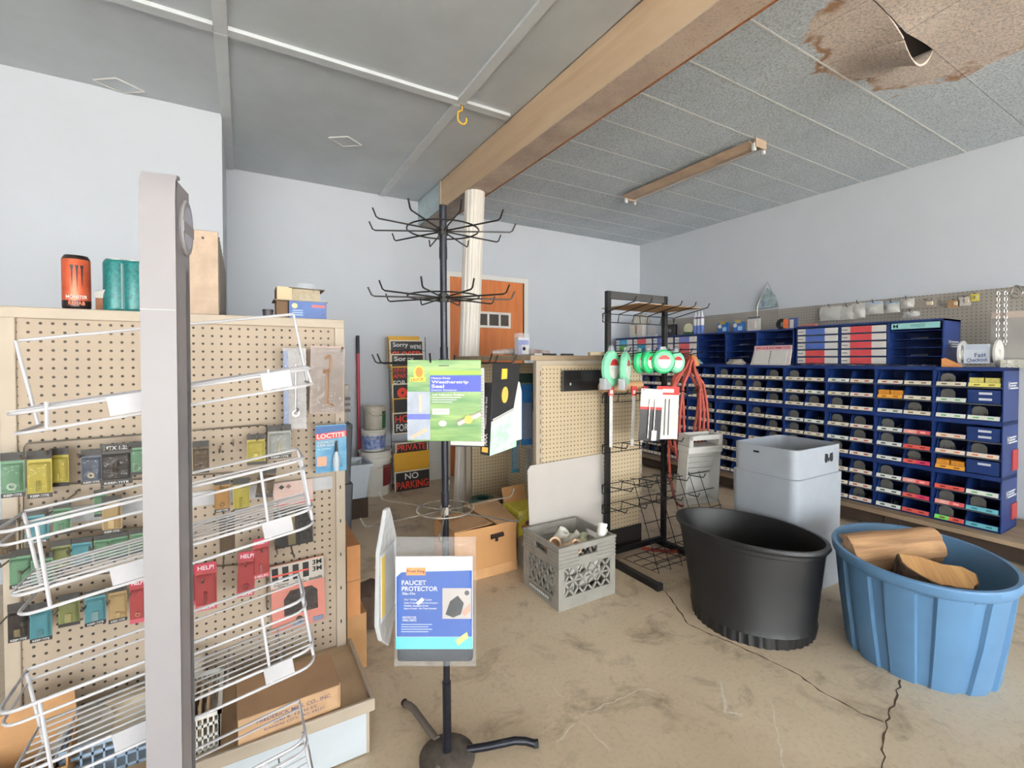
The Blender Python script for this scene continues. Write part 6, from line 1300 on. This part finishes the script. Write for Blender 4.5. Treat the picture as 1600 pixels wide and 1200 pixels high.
# chain reel, chain, clear bag, lattice tray at the near end
y0 = onledge(1528, 4.16); t = thing('chain_reel', 'white reel with blue Fast Checkout lettering on the blue cabinets', 'reel', (4.2, y0, LZ), rz=R_(-90)); mRe = mat('white_reel', (226, 224, 218), .45)
rR = .088; 
for x in (-.085, .085): MB().lathe([(rR, -.006), (rR, .006), (.03, .006), (.03, -.006), (rR, -.006)], 32, (x, 0, rR), axis='x', cap0=False).build('flange', mRe, t, smooth=True)
MB().lathe([(.058, -.08), (.058, .08)], 28, (0, 0, rR), axis='x', cap1=True).build('drum', mRe, t, smooth=True)
MB().box((-.062, -.066, .025), (.062, -.057, .150)).build('front_card', flat((216, 224, 234)), t)
for i in range(4): MB().box((-.055, -.0668, .118+i*.008), (.055, -.0658, .12+i*.008)).build('print_line', flat((150, 170, 196)), t)
txt(t, 'Fast', (.018, -.0672, .080), (1, 0, .1), (-.1, 0, 1), .055, .028, flat((56, 86, 140)), .01); txt(t, 'Checkout', (.002, -.0672, .048), (1, 0, .08), (-.08, 0, 1), .098, .026, flat((56, 86, 140)), .01)
t = thing('wood_wedge', 'orange brown wooden wedge beside the reel', 'wedge', (4.08, onledge(1487, 4.08), LZ), rz=R_(-70)); MB().prism([(-.05, 0), (.05, 0), (.05, .012), (-.03, .06), (-.05, .055)], -.01, .03, 'xz').build('wedge', mat('orange_wood', (190, 126, 70), .7), t)
X = 4.25; c = onx(1560, 455, X); t = thing('steel_chain', 'bright steel chain hanging at the near end of pegboard', 'chain', (X, c.y, c.z)); nl = 21
link = MB(); link.tube([Vector((0, 0.0065*math.sin(q), .0125*math.cos(q))) for q in [2*math.pi*i/12 for i in range(12)]], .0026, 6, True); mel = link.mesh('chain_link', mChrome, True)
for s in (0, 1):
    for i in range(nl-s*3): inst('chain_link', mel, t, (.02*s, -.03*s, -.014-.0195*i), R_(90)*(i % 2)+.4)
MB().tube([(0, 0, .0), (.2, .0, .01), (.38, 0, .01)], .004, 6).build('wall_hook', mHook, t)
X = 4.3; c = onx(1598, 520, X); t = thing('hanging_bag', 'large shiny clear bag with a metal fitting at near end', 'hanging pack', (X, c.y, c.z-.17)); rotz_face(t); MB().box((-.15, -.012, 0), (.15, .014, .30)).build('bag_film', clear('shiny_bag', (190, 186, 182), .55, .05), t, bev=.01); MB().box((-.14, -.014, .27), (.15, .016, .31)).build('header_card', mat('pale_brown_header', (206, 188, 176), .6), t)
MB().prism([(.0, .06), (.07, .06), (.1, .2), (.05, .24), (-.02, .2)], -.01, .01, 'xz').build('metal_fitting', mat('grey_metal', (176, 174, 172), .3, .7), t, bev=.008); MB().tube([(0, .3, .3), (0, 0, .315)], .004, 6).build('wall_hook', mHook, t)
c = onx(1588, 456, 4.35); t = thing('carabiner', 'steel snap hook hanging above the clear bag', 'snap hook', (4.35, c.y, c.z)); MB().tube([Vector((0, .028*math.sin(q)*(1.0 if math.cos(q) < 0 else .7), .04*math.cos(q))) for q in [2*math.pi*i/16 for i in range(16)]], .005, 8, True).build('snap_ring', mChrome, t, smooth=True); MB().tube([(0, 0, .04), (.28, 0, .045)], .004, 6).build('wall_hook', mHook, t)
y0 = onledge(1566, 4.12); t = thing('lattice_tray', 'white plastic lattice tray on the near blue cabinet', 'tray', (4.1, y0, LZ), rz=R_(-90)); mb = MB(); n = 14
for i in range(n+1): mb.box((i*.025-.003, -.002, 0), (i*.025+.003, .004, .05))
for z in (0, .02, .045): mb.box((0, -.002, z), (n*.025, .004, z+.006))
mb.box((0, 0, 0), (n*.025, .18, .003)); mb.box((0, .176, 0), (n*.025, .18, .05)); mb.box((0, 0, 0), (.004, .18, .05)); mb.build('tray_body', mat('white_lattice', (226, 222, 210), .5), t)
